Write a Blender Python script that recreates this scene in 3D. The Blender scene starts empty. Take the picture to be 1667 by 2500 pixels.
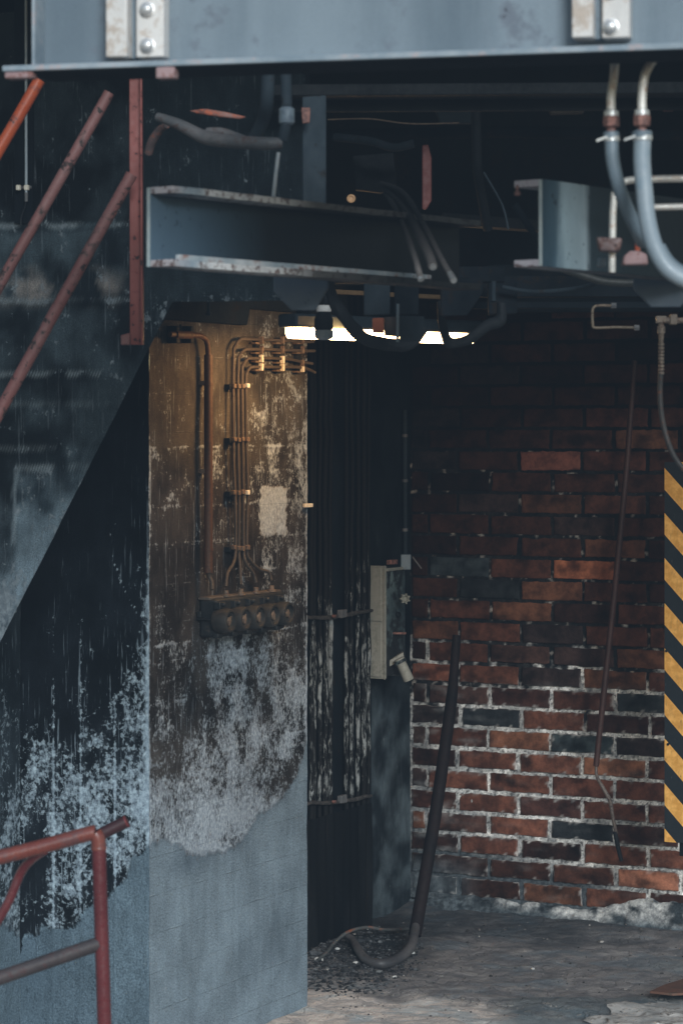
import bpy, bmesh, math, random
import numpy as np
from mathutils import Vector, noise, Matrix

random.seed(11)
S = bpy.context.scene
COL = S.collection
F = 6500.0            # focal length in photo pixels
H = 1.91              # eye height
CX, HY = 833.5, 1060.0

def P(px, py, Y):
    return Vector(((px - CX) * Y / F, Y, H + (HY - py) * Y / F))
def toPx(v):
    return CX + v.x / v.y * F, HY - (v.z - H) / v.y * F

U = Vector((0.5, 1, 0)).normalized()      # building axis into the depth
V = Vector((1, -0.5, 0)).normalized()     # building axis to the right
Z = Vector((0, 0, 1))

class Plane:
    def __init__(s, q, d):
        s.q = Vector((q[0], q[1], 0)); s.d = d.normalized()
        n = Vector((s.d.y, -s.d.x, 0))
        if n.dot(Vector((0, -1, 0)) + s.q * -0.02) < 0: n = -n
        s.n = n
    def off(s, o):
        p = Plane((0, 0), s.d); p.q = s.q + s.n * o; p.n = s.n; return p
    def s_at(s, px):
        k = (px - CX) / F
        return (k * s.q.y - s.q.x) / (s.d.x - k * s.d.y)
    def at(s, px, py):
        t = s.s_at(px); v = s.q + s.d * t
        v = v.copy(); v.z = H + (HY - py) * v.y / F
        return v
    def pt(s, t, z):
        v = s.q + s.d * t; v.z = z; return v

PR = Plane((-.1136, 8.9), U)
PL = Plane((-.5745, 7.98), V)
ST = Plane((-.5256, 7.3), V)
BW = Plane((.275, 10.7), V)
SW = Plane((.275, 10.7), U)
PR.n = V.copy(); SW.n = V.copy()
PL.n = -U; ST.n = -U; BW.n = -U

# ------------------------------------------------------------------ materials
class NT:
    def __init__(s, name):
        s.m = bpy.data.materials.new(name); s.m.use_nodes = True
        s.t = s.m.node_tree; s.t.nodes.clear()
        s.out = s.t.nodes.new('ShaderNodeOutputMaterial')
        s.b = s.t.nodes.new('ShaderNodeBsdfPrincipled')
        s.t.links.new(s.b.outputs[0], s.out.inputs[0])
    def n(s, typ, ins=None, **props):
        nd = s.t.nodes.new(typ)
        for k, v in props.items(): setattr(nd, k, v)
        for k, v in (ins or {}).items(): s.set(nd.inputs[k], v)
        return nd
    def set(s, sock, v):
        if isinstance(v, bpy.types.NodeSocket): s.t.links.new(v, sock)
        elif isinstance(v, (tuple, list)):
            v = tuple(v)
            if sock.type == 'RGBA' and len(v) == 3: v = v + (1,)
            sock.default_value = v
        else: sock.default_value = v
    def mth(s, op, a, b=0.0, c=0.0, clamp=False):
        nd = s.n('ShaderNodeMath', {0: a, 1: b, 2: c}, operation=op); nd.use_clamp = clamp
        return nd.outputs[0]
    def mix(s, f, a, b, mode='MIX'):
        nd = s.n('ShaderNodeMix', data_type='RGBA', blend_type=mode)
        s.set(nd.inputs[0], f); s.set(nd.inputs[6], a); s.set(nd.inputs[7], b)
        return nd.outputs[2]
    def ramp(s, x, a, b):   # smooth step a..b
        nd = s.n('ShaderNodeMapRange', {0: x, 1: a, 2: b, 3: 0.0, 4: 1.0}, interpolation_type='SMOOTHSTEP')
        return nd.outputs[0]
    def lin(s, x, a, b, c, d):
        return s.n('ShaderNodeMapRange', {0: x, 1: a, 2: b, 3: c, 4: d}).outputs[0]
    def co(s, kind='Object', scale=(1, 1, 1), rot=(0, 0, 0)):
        tc = s.n('ShaderNodeTexCoord')
        return s.n('ShaderNodeMapping', {0: tc.outputs[kind], 2: rot, 3: scale}).outputs[0]
    def noise(s, vec, scale, detail=5, rough=.6, dist=0.0):
        return s.n('ShaderNodeTexNoise', {'Vector': vec, 'Scale': scale, 'Detail': detail, 'Roughness': rough, 'Distortion': dist}).outputs[0]
    def vor(s, vec, scale, feat='F1', out=0, rnd=1.0):
        return s.n('ShaderNodeTexVoronoi', {'Vector': vec, 'Scale': scale, 'Randomness': rnd}, feature=feat).outputs[out]
    def attr(s, name):
        return s.n('ShaderNodeAttribute', attribute_name=name)
    def bump(s, h, st=.3, d=.01):
        b = s.n('ShaderNodeBump', {'Strength': st, 'Distance': d, 'Height': h}); s.set(s.b.inputs['Normal'], b.outputs[0])
    def fin(s, col, rough=.8, metal=0.0, spec=.3):
        s.set(s.b.inputs['Base Color'], col); s.set(s.b.inputs['Roughness'], rough)
        s.set(s.b.inputs['Metallic'], metal); s.set(s.b.inputs['Specular IOR Level'], spec)
        return s.m

def mat_wall(name, fl=(.42, .45, .47), clean=(.17, .22, .26), seam=0.0, seam_dir='z', fscale=105, stretch=.62):
    k = NT(name)
    uv = k.n('ShaderNodeUVMap').outputs[0]
    sv = k.n('ShaderNodeMapping', {0: uv, 3: (1, stretch, 1)}).outputs[0]
    base = k.attr('base').outputs[0]
    m = k.n('ShaderNodeSeparateColor', {0: k.attr('m').outputs[0]}).outputs
    n1 = k.noise(sv, fscale, 8, .74, .25)
    n2 = k.noise(k.n('ShaderNodeMapping', {0: uv, 3: (1, .75, 1)}).outputs[0], 12, 6, .66, .5)
    n3 = k.noise(uv, 5, 6, .6)
    nv = k.noise(k.n('ShaderNodeMapping', {0: uv, 3: (1, .12, 1)}).outputs[0], 38, 5, .65, .2)    # running streaks
    nf = k.noise(uv, 300, 4, .8)
    t = k.mth('ADD', m[0], k.mth('MULTIPLY', k.mth('SUBTRACT', n1, .5), 1.75))
    t = k.mth('ADD', t, k.mth('MULTIPLY', k.mth('SUBTRACT', n2, .5), 1.5))
    n4 = k.noise(uv, 34, 5, .7, .6)
    t = k.mth('ADD', t, k.mth('MULTIPLY', k.mth('SUBTRACT', n4, .5), .95))
    f = k.mth('ADD', k.mth('MULTIPLY', k.ramp(t, .43, .52), .55), k.mth('MULTIPLY', k.ramp(t, .50, .88), .45))
    haze = k.mth('ADD', m[0], k.mth('ADD', k.mth('MULTIPLY', k.mth('SUBTRACT', n2, .5), 1.5), k.mth('MULTIPLY', k.mth('SUBTRACT', nv, .5), .9)))
    haze = k.mth('MULTIPLY', k.ramp(haze, .28, 1.1), .30)
    # scratches: fine stretched lines in several directions
    sc = None
    for rot, stq, q, lo in ((.25, .06, 130, .64), (-1.15, .05, 95, .67), (1.3, .04, 60, .68), (.05, .03, 85, .66), (-.5, .05, 70, .68)):
        s1 = k.n('ShaderNodeMapping', {0: k.n('ShaderNodeVectorMath', {0: uv, 1: (rot * 3, .7, 0)}).outputs[0], 2: (0, 0, rot), 3: (1, stq, 1)}).outputs[0]
        x = k.ramp(k.noise(s1, q, 3, .5, .15), lo, lo + .06)
        sc = x if sc is None else k.mth('MAXIMUM', sc, x)
    sc = k.mth('MULTIPLY', sc, k.ramp(k.mth('ADD', m[0], k.mth('MULTIPLY', n2, .7)), .15, .75))
    f = k.mth('MAXIMUM', f, k.mth('MULTIPLY', sc, .55))
    f = k.mth('MAXIMUM', f, haze, clamp=True)
    tone = k.mth('MULTIPLY', k.lin(n2, .25, .75, .5, 1.45), k.lin(nv, .3, .7, .84, 1.16))
    tc_ = k.n('ShaderNodeCombineColor', {0: tone, 1: tone, 2: tone}).outputs[0]
    bcol = k.mix(1.0, base, tc_, 'MULTIPLY')
    bcol = k.mix(1.0, bcol, k.mix(k.ramp(nf, .3, .7), (.45, .45, .45), (1.6, 1.6, 1.6)), 'MULTIPLY')
    fc = k.mix(1.0, fl, k.mix(k.ramp(n1, .35, .78), (.50, .52, .56), (1.25, 1.24, 1.22)), 'MULTIPLY')
    fc = k.mix(1.0, fc, k.mix(m[2], (.4, .4, .4), (1, 1, 1)), 'MULTIPLY')
    col = k.mix(f, bcol, fc)
    # clean rendered zone
    cl = k.ramp(k.mth('ADD', m[1], k.mth('MULTIPLY', k.mth('ADD', k.mth('SUBTRACT', n1, .5), k.mth('MULTIPLY', k.mth('SUBTRACT', n4, .5), .7)), .42)), .45, .55)
    cc = k.mix(k.ramp(n3, .35, .68), tuple(c * .84 for c in clean), tuple(c * 1.12 for c in clean))
    gr = k.noise(uv, 170, 6, .82)
    cc = k.mix(1.0, cc, k.mix(k.ramp(gr, .34, .68), (.55, .56, .58), (1.42, 1.40, 1.38)), 'MULTIPLY')
    cc = k.mix(1.0, cc, k.mix(k.ramp(nv, .3, .7), (.90, .90, .90), (1.08, 1.08, 1.08)), 'MULTIPLY')
    cc = k.mix(k.mth('MULTIPLY', k.ramp(n1, .62, .75), .30), cc, fl)
    cc = k.mix(k.mth('MULTIPLY', k.ramp(k.vor(uv, 42), .10, .05), .5), cc, (.05, .06, .07))
    cc = k.mix(1.0, cc, k.mix(m[2], (.35, .38, .42), (1, 1, 1)), 'MULTIPLY')
    col = k.mix(cl, col, cc)
    hgt = k.mth('ADD', k.mth('MULTIPLY', k.mth('ADD', k.mth('MULTIPLY', f, .9), cl), .55), k.mth('MULTIPLY', gr, .75))
    if seam > 0:
        xy = k.n('ShaderNodeSeparateXYZ', {0: uv}).outputs
        w = xy[1] if seam_dir == 'z' else xy[0]
        wob = k.mth('MULTIPLY', k.mth('SUBTRACT', n3, .5), .006)
        fr = k.mth('FRACT', k.mth('DIVIDE', k.mth('ADD', w, wob), seam))
        d = k.mth('ABSOLUTE', k.mth('SUBTRACT', fr, .5))
        ln = k.mth('SUBTRACT', 1.0, k.ramp(d, .004, .018))
        ln = k.mth('MULTIPLY', ln, k.mth('MULTIPLY', k.ramp(n2, .36, .58), k.mth('ADD', .30, k.mth('MULTIPLY', cl, .25))))
        col = k.mix(k.mth('MULTIPLY', ln, .5), col, (.03, .035, .04))
        lt = k.mth('SUBTRACT', 1.0, k.ramp(k.mth('ABSOLUTE', k.mth('SUBTRACT', fr, .535)), .006, .02))
        col = k.mix(k.mth('MULTIPLY', k.mth('MULTIPLY', lt, k.ramp(n2, .5, .7)), .28), col, fl)
        hgt = k.mth('SUBTRACT', hgt, k.mth('MULTIPLY', ln, .5))
    k.bump(hgt, 1.0, .0055)
    return k.fin(col, .92, 0, .1)

def mat_paint(name, c1, c2, rust=(.10, .035, .018), amt=.41, scale=18, rough=.5, metal=0.0, streak=1.0, chip=(.012, .012, .014), chipamt=.72, spec=.4, bumpst=.3):
    """painted metal: broad tone change, rust blooms, dark chips, grain"""
    k = NT(name)
    o = k.co('Object', (1, 1, streak))
    o0 = k.co('Object')
    a = k.noise(o, scale, 5, .6, .3); b = k.noise(o0, scale * 3.1, 5, .65); g = k.noise(o0, 600, 2, .6)
    big = k.noise(o, scale * .3, 3, .5)
    col = k.mix(k.ramp(k.mth('ADD', k.mth('MULTIPLY', big, .6), k.mth('MULTIPLY', a, .4)), .35, .65), c1, c2)
    rm = k.ramp(k.mth('ADD', k.mth('MULTIPLY', a, .5), k.mth('MULTIPLY', b, .5)), 1 - amt - .06, 1 - amt + .05)
    col = k.mix(rm, col, k.mix(b, rust, tuple(c * 1.9 for c in rust)))
    ch = k.ramp(b, chipamt - .04, chipamt + .02)
    col = k.mix(ch, col, chip)
    col = k.mix(1.0, col, k.mix(g, (.72, .72, .72), (1.28, 1.28, 1.28)), 'MULTIPLY')
    k.bump(k.mth('SUBTRACT', k.mth('ADD', k.mth('MULTIPLY', b, .5), k.mth('MULTIPLY', g, .12)), k.mth('MULTIPLY', ch, .6)), bumpst, .004)
    r = k.lin(b, .3, .7, rough - .12, rough + .2)
    return k.fin(col, r, metal, spec)

def mat_attr(name, rough=.85, grain=.35, gs=60, bumpst=.5):
    """colour comes per brick / per cell from attribute 'base', with procedural grain"""
    k = NT(name); o = k.co('Object')
    base = k.attr('base').outputs[0]
    a = k.noise(o, gs, 6, .65, .2); b = k.noise(o, gs * .28, 4, .6); g = k.noise(o, 420, 2, .7)
    col = k.mix(1.0, base, k.mix(k.ramp(b, .3, .7), (.5, .5, .52), (1.45, 1.4, 1.38)), 'MULTIPLY')
    col = k.mix(1.0, col, k.mix(a, (1 - grain * 1.4,) * 3, (1 + grain * 1.4,) * 3), 'MULTIPLY')
    pits = k.ramp(a, .66, .74)
    col = k.mix(k.mth('MULTIPLY', pits, .6), col, k.mix(1.0, base, (.25, .25, .27), 'MULTIPLY'))
    col = k.mix(k.mth('MULTIPLY', k.ramp(g, .66, .8), .25), col, (.25, .23, .22))
    k.bump(k.mth('SUBTRACT', k.mth('ADD', a, k.mth('MULTIPLY', g, .35)), k.mth('MULTIPLY', pits, .5)), bumpst, .006)
    return k.fin(col, rough, 0, .2)

M = {}
M['beam'] = mat_paint('blue_grey_beam_paint', (.105, .140, .170), (.19, .235, .270), (.085, .10, .12), .40, 9, .6, .0, .16, (.05, .05, .06), .71, .3, .3)
M['beam_edge'] = mat_paint('worn_beam_edge', (.17, .22, .26), (.32, .36, .39), (.24, .20, .20), .42, 22, .5, 0, 1, (.06, .05, .06), .74)
M['flange_edge'] = mat_paint('worn_light_flange', (.24, .30, .34), (.62, .62, .62), (.16, .08, .06), .44, 16, .5, 0, 1, (.02, .022, .025), .66)
M['channel'] = mat_paint('blue_channel_paint', (.055, .095, .14), (.10, .16, .22), (.02, .024, .03), .42, 9, .5, 0, .6, (.012, .016, .02), .68)
M['channel_lit'] = mat_paint('lit_blue_channel_paint', (.07, .15, .21), (.30, .42, .50), (.03, .06, .09), .42, 9, .45, 0, .22, (.02, .03, .04), .8)  # lit copy of the channel paint, light put into its colour
M['bracket'] = mat_paint('pale_galvanised', (.46, .445, .43), (.68, .65, .62), (.30, .25, .21), .46, 16, .5, .1, .4, (.10, .08, .07), .76)
M['bolt'] = mat_paint('bright_bolt', (.55, .55, .55), (.7, .68, .66), (.3, .22, .18), .38, 60, .35, .6)
M['pinkrust'] = mat_paint('pink_grey_primer', (.24, .15, .15), (.34, .23, .23), (.12, .05, .04), .44, 30, .7)
M['red'] = mat_paint('red_oxide_pipe', (.19, .035, .030), (.26, .055, .045), (.05, .018, .014), .40, 22, .45, 0, .5, (.015, .012, .012), .70, .5)
M['red_pink'] = mat_paint('faded_red_pipe', (.15, .055, .050), (.20, .105, .100), (.05, .028, .025), .44, 15, .55, 0, .6, (.028, .018, .016), .60, .4)
M['orange'] = mat_paint('orange_red_pipe', (.26, .045, .018), (.36, .075, .028), (.12, .03, .018), .43, 16, .32, 0, .4, (.05, .02, .015), .66, .5)
M['grey_pipe'] = mat_paint('grey_rusted_pipe', (.16, .11, .105), (.26, .19, .185), (.085, .04, .032), .50, 30, .6, 0, .8, (.02, .016, .015), .64)
M['dark'] = mat_paint('near_black_steel', (.004, .006, .008), (.010, .014, .018), (.012, .009, .007), .40, 14, .85, 0, .5, (.002, .003, .003), .72, .08)
M['darkblue'] = mat_paint('dark_blue_steel', (.014, .021, .027), (.028, .040, .050), (.014, .014, .014), .40, 14, .75, 0, .5, (.006, .008, .010), .72, .15)
M['rubber'] = mat_paint('black_rubber', (.006, .008, .010), (.016, .019, .022), (.03, .03, .03), .35, 24, .7, 0, .6, (.003, .003, .004), .75, .18)
M['hose'] = mat_paint('blue_grey_hose', (.20, .25, .29), (.34, .38, .41), (.12, .16, .19), .42, 10, .42, 0, .5, (.04, .05, .06), .78, .5)
M['hose_dark'] = mat_paint('dark_blue_hose', (.09, .125, .155), (.16, .205, .24), (.06, .08, .10), .42, 10, .42, 0, .5, (.02, .03, .04), .78, .5)
M['steel'] = mat_paint('bright_steel', (.45, .46, .46), (.65, .65, .64), (.25, .2, .17), .36, 40, .3, .5)
M['cream'] = mat_paint('cream_metal_pipe', (.60, .57, .53), (.80, .78, .74), (.34, .24, .18), .42, 40, .3, .2)
M['rust'] = mat_paint('brown_rusted_fitting', (.20, .09, .07), (.32, .15, .12), (.07, .035, .03), .5, 60, .7)
M['rustpipe'] = mat_paint('rust_brown_conduit', (.050, .022, .011), (.080, .034, .016), (.030, .016, .011), .45, 30, .6, 0, .3)
M['cable'] = mat_paint('dusty_brown_cable', (.038, .031, .025), (.07, .055, .043), (.02, .016, .014), .42, 40, .7, 0, .4)
M['clip'] = mat_paint('pale_cable_clip', (.55, .50, .42), (.75, .7, .6), (.2, .15, .1), .36, 60, .6)
M['clipdark'] = mat_paint('brown_cable_clip', (.09, .065, .045), (.17, .12, .085), (.05, .03, .025), .45, 60, .6)
M['bakelite'] = mat_paint('dusty_black_bakelite', (.009, .012, .014), (.020, .022, .023), (.03, .024, .02), .40, 26, .55, 0, 1, (.006, .006, .007), .74, .4)
M['socket'] = mat_paint('dusty_grey_socket', (.012, .013, .013), (.036, .034, .031), (.02, .016, .014), .4, 40, .5, 0, 1, (.01, .01, .01), .72)
M['cover'] = mat_paint('beige_grey_cabinet', (.20, .205, .18), (.31, .30, .26), (.13, .13, .11), .45, 22, .5, 0, .5, (.06, .055, .045), .74)
M['teal'] = mat_paint('pale_teal_plate', (.03, .05, .058), (.22, .30, .31), (.010, .013, .015), .52, 11, .5, 0, .5, (.012, .014, .016), .62)
M['darkred'] = mat_paint('dark_red_brown_pipe', (.005, .005, .006), (.014, .008, .008), (.009, .006, .006), .42, 14, .7, 0, .3, (.16, .06, .05), .80, .15)
M['grit'] = mat_attr('weathered_brick', .9, .35, 55, .7)
M['mortar'] = mat_attr('rough_mortar', .95, .55, 150, 1.0)
M['rubble'] = mat_attr('gravel_stone', .9, .3, 90, .5)

def mat_flaky(name):
    k = NT(name); o = k.co('Object', (1, 1, .22)); o0 = k.co('Object')
    n1 = k.noise(o, 85, 7, .74, .5); n2 = k.noise(k.co('Object', (1, 1, .5)), 9, 4, .6)
    zz = k.n('ShaderNodeSeparateXYZ', {0: k.n('ShaderNodeNewGeometry').outputs[0]}).outputs[2]
    band = k.mth('MULTIPLY', k.ramp(zz, .52, .60), k.mth('SUBTRACT', 1.0, k.ramp(zz, 1.15, 1.62)))
    t = k.mth('ADD', k.mth('MULTIPLY', k.mth('SUBTRACT', n1, .5), 2.2), k.mth('MULTIPLY', k.mth('SUBTRACT', n2, .5), 1.4))
    t = k.mth('ADD', t, k.mth('ADD', k.mth('MULTIPLY', band, .45), -.05))
    f = k.mth('MULTIPLY', k.ramp(t, .40, .62), k.ramp(band, .0, .5))
    col = k.mix(f, k.mix(n1, (.0015, .0025, .0035), (.008, .007, .0065)), k.mix(k.noise(o0, 60), (.07, .08, .08), (.40, .42, .42)))
    k.bump(f, .7, .003)
    return k.fin(col, .8, 0, .2)
M['flaky'] = mat_flaky('flaking_whitewash_on_black')

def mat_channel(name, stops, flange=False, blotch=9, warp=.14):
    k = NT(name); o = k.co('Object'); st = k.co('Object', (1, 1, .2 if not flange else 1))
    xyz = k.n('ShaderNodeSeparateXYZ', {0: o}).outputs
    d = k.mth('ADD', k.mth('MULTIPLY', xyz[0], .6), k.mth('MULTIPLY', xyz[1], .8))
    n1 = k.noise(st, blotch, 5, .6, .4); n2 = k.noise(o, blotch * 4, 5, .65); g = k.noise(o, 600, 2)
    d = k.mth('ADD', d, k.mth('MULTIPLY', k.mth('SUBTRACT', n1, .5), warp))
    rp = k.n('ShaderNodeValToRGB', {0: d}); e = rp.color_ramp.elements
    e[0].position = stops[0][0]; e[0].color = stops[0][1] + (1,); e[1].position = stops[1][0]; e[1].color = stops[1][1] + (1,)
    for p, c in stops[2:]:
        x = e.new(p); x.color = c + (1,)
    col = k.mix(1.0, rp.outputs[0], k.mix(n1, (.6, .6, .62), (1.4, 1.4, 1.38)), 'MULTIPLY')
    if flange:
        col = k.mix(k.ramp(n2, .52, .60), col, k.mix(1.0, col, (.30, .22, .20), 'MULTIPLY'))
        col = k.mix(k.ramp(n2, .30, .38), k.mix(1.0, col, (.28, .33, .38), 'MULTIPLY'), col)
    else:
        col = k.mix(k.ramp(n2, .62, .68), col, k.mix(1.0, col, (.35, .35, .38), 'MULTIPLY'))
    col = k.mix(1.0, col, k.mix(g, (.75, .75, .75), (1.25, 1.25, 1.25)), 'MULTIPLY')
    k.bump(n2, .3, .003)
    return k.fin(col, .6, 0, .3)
M['chanL'] = mat_channel('blue_web_soot_and_shade_far_end', [(0, (.075, .12, .165)), (.16, (.05, .085, .12)), (.30, (.022, .038, .052)), (.42, (.006, .008, .010)), (1, (.003, .004, .005))])  # far end blackened in colour: shade of beam and deck, with grime
M['chanR'] = mat_channel('web_lit_streak_and_shade', [(0, (.025, .055, .08)), (.045, (.06, .11, .15)), (.095, (.36, .47, .53)), (.165, (.38, .47, .52)), (.19, (.02, .036, .046)), (.6, (.008, .012, .015))], False, 12, .10)  # lit streak painted pale, deck shade painted dark behind it
M['flL'] = mat_channel('worn_flange_soot_and_shade_far_end', [(0, (.40, .36, .37)), (.06, (.25, .31, .36)), (.12, (.62, .62, .62)), (.36, (.56, .55, .54)), (.50, (.08, .075, .07)), (.9, (.02, .02, .02))], True, 14)  # worn near end; colour fades into painted shade and grime beyond
M['flR'] = mat_channel('worn_short_flange', [(0, (.36, .33, .36)), (.06, (.33, .35, .38)), (.25, (.10, .14, .17)), (.6, (.03, .04, .05))], True, 14)  # worn edge, darkened along its length as shade under the deck
def mat_hazard():
    k = NT('yellow_black_hazard_paint')
    o = k.n('ShaderNodeUVMap').outputs[0]
    xy = k.n('ShaderNodeSeparateXYZ', {0: o}).outputs
    e = k.mth('ADD', xy[1], k.mth('MULTIPLY', xy[0], 1.06))
    e = k.mth('ADD', e, k.mth('MULTIPLY', k.mth('SUBTRACT', k.noise(o, 90, 3), .5), .0012))
    fr = k.mth('FRACT', k.mth('DIVIDE', e, .1625))
    st = k.ramp(k.mth('ABSOLUTE', k.mth('SUBTRACT', fr, .5)), .236, .246)   # 1 = black
    n1 = k.noise(o, 30, 5, .65); n2 = k.noise(k.n('ShaderNodeMapping', {0: o, 3: (1, .25, 1)}).outputs[0], 90, 4, .6)
    yel = k.mix(k.ramp(n1, .35, .7), (.58, .28, .06), (.80, .43, .12))
    yel = k.mix(k.mth('MULTIPLY', k.ramp(n2, .52, .70), .45), yel, (.34, .19, .07))
    yel = k.mix(k.mth('MULTIPLY', k.ramp(n2, .66, .70), .8), yel, (.06, .035, .02))
    blk = k.mix(n1, (.008, .012, .016), (.020, .026, .030)); blk = k.mix(k.mth('MULTIPLY', k.ramp(n2, .64, .74), .5), blk, (.12, .12, .11))
    k.bump(k.mth('ADD', n2, k.mth('MULTIPLY', st, -.2)), .15, .002)
    return k.fin(k.mix(st, yel, blk), .65, 0, .2)
M['hazard'] = mat_hazard()

def mat_emit(name, c, s):
    m = bpy.data.materials.new(name); m.use_nodes = True
    t = m.node_tree; b = t.nodes['Principled BSDF']
    b.inputs['Base Color'].default_value = (.8, .75, .68, 1)
    b.inputs['Emission Color'].default_value = c + (1,)
    b.inputs['Emission Strength'].default_value = s
    return m
M['lamp'] = mat_emit('lit_lamp_diffuser', (1, .64, .33), 22)
M['tube_end'] = mat_emit('lamp_tube_holder', (1, .78, .6), .35)

# ------------------------------------------------------------------ mesh builder
class MB:
    def __init__(s): s.bm = bmesh.new()
    def hexa(s, c):   # 8 corners: bottom 4 ccw, top 4 ccw
        v = [s.bm.verts.new(p) for p in c]
        for f in ((3, 2, 1, 0), (4, 5, 6, 7), (0, 1, 5, 4), (1, 2, 6, 5), (2, 3, 7, 6), (3, 0, 4, 7)):
            s.bm.faces.new([v[i] for i in f])
        return s
    def box(s, c, ax, ay, az, sx, sy, sz):
        c = Vector(c); a = ax.normalized() * sx / 2; b = ay.normalized() * sy / 2; d = az.normalized() * sz / 2
        return s.hexa([c - a - b - d, c + a - b - d, c + a + b - d, c - a + b - d,
                       c - a - b + d, c + a - b + d, c + a + b + d, c - a + b + d])
    def prism(s, pts, ext):    # polygon (3d points) extruded by vector
        a = [s.bm.verts.new(p) for p in pts]; b = [s.bm.verts.new(Vector(p) + ext) for p in pts]
        s.bm.faces.new(a); s.bm.faces.new(b[::-1]); n = len(a)
        for i in range(n): s.bm.faces.new((a[i], b[i], b[(i + 1) % n], a[(i + 1) % n]))
        return s
    def tube(s, pts, r, seg=14, smooth=True, cap=True, steps=6, wob=0.0):
        pts = [Vector(p) for p in pts]
        rs = r if isinstance(r, (list, tuple)) else [r] * len(pts)
        if smooth and len(pts) > 2:
            q, rr = [], []
            for i in range(len(pts) - 1):
                p0 = pts[max(i - 1, 0)]; p1 = pts[i]; p2 = pts[i + 1]; p3 = pts[min(i + 2, len(pts) - 1)]
                for k in range(steps):
                    t = k / steps
                    q.append(.5 * ((2 * p1) + (p2 - p0) * t + (2 * p0 - 5 * p1 + 4 * p2 - p3) * t * t + (3 * p1 - p0 - 3 * p2 + p3) * t ** 3))
                    rr.append(rs[i] * (1 - t) + rs[i + 1] * t)
            q.append(pts[-1]); rr.append(rs[-1]); pts, rs = q, rr
        elif wob > 0:
            q, rr = [], []
            for i in range(len(pts) - 1):
                for k in range(12):
                    t = k / 12; q.append(pts[i].lerp(pts[i + 1], t)); rr.append(rs[i] * (1 - t) + rs[i + 1] * t)
            q.append(pts[-1]); rr.append(rs[-1]); pts, rs = q, rr
        if wob > 0:
            pts = [p + Vector((noise.noise(p * 9), noise.noise(p * 9 + Vector((7, 3, 1))), noise.noise(p * 9 + Vector((1, 9, 5))))) * wob for p in pts]
        rings = []; up = None
        for i, p in enumerate(pts):
            d = (pts[min(i + 1, len(pts) - 1)] - pts[max(i - 1, 0)]).normalized()
            if up is None:
                up = Vector((0, 0, 1)) if abs(d.z) < .9 else Vector((0, 1, 0))
            sx = d.cross(up).normalized(); up = sx.cross(d).normalized()
            rings.append([s.bm.verts.new(p + (sx * math.cos(a) + up * math.sin(a)) * rs[i]) for a in [2 * math.pi * j / seg for j in range(seg)]])
        for a, b in zip(rings, rings[1:]):
            for j in range(seg):
                s.bm.faces.new((a[j], a[(j + 1) % seg], b[(j + 1) % seg], b[j]))
        if cap:
            s.bm.faces.new(rings[0][::-1]); s.bm.faces.new(rings[-1])
        return s
    def lathe(s, p, axis, prof, seg=24):   # prof: (distance along axis, radius)
        axis = axis.normalized(); up = Vector((0, 0, 1)) if abs(axis.z) < .9 else Vector((0, 1, 0))
        x = axis.cross(up).normalized(); y = axis.cross(x).normalized(); p = Vector(p)
        rings = [[s.bm.verts.new(p + axis * h + (x * math.cos(2 * math.pi * j / seg) + y * math.sin(2 * math.pi * j / seg)) * max(r, .0004)) for j in range(seg)] for h, r in prof]
        for a, b in zip(rings, rings[1:]):
            for j in range(seg): s.bm.faces.new((a[j], a[(j + 1) % seg], b[(j + 1) % seg], b[j]))
        s.bm.faces.new(rings[0]); s.bm.faces.new(rings[-1][::-1])
        return s
    def build(s, name, mat, parent=None, bevel=0.0, smooth=True, jit=0.0):
        bmesh.ops.recalc_face_normals(s.bm, faces=s.bm.faces)
        if jit > 0:
            for v in s.bm.verts: v.co += Vector([noise.noise(v.co * 25 + Vector((k * 5, 0, 0))) for k in range(3)]) * jit
        me = bpy.data.meshes.new(name)
        off = parent_loc(parent)
        for v in s.bm.verts: v.co -= off
        s.bm.to_mesh(me); s.bm.free()
        if smooth:
            me.shade_smooth()
            try: me.set_sharp_from_angle(angle=math.radians(38))
            except Exception: pass
        me.materials.append(mat)
        o = bpy.data.objects.new(name, me); COL.objects.link(o)
        if parent is not None: o.parent = parent
        if bevel > 0:
            b = o.modifiers.new('bevel', 'BEVEL'); b.width = bevel; b.segments = 2; b.limit_method = 'ANGLE'; b.angle_limit = math.radians(40)
        return o

def parent_loc(p):
    l = Vector((0, 0, 0))
    while p is not None:
        l = l + Vector(p.location); p = p.parent
    return l

def tag(o, label=None, cat=None, group=None, kind=None):
    if label: o['label'] = label
    if cat: o['category'] = cat
    if group: o['group'] = group
    if kind: o['kind'] = kind
    return o
def thing(name, loc, label, cat, group=None):
    o = bpy.data.objects.new(name, None); COL.objects.link(o); o.location = loc
    o.empty_display_size = .05
    return tag(o, label, cat, group)

def fbm(p, o=4):
    return noise.fractal(p, 1.0, 2.1, o)

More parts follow.
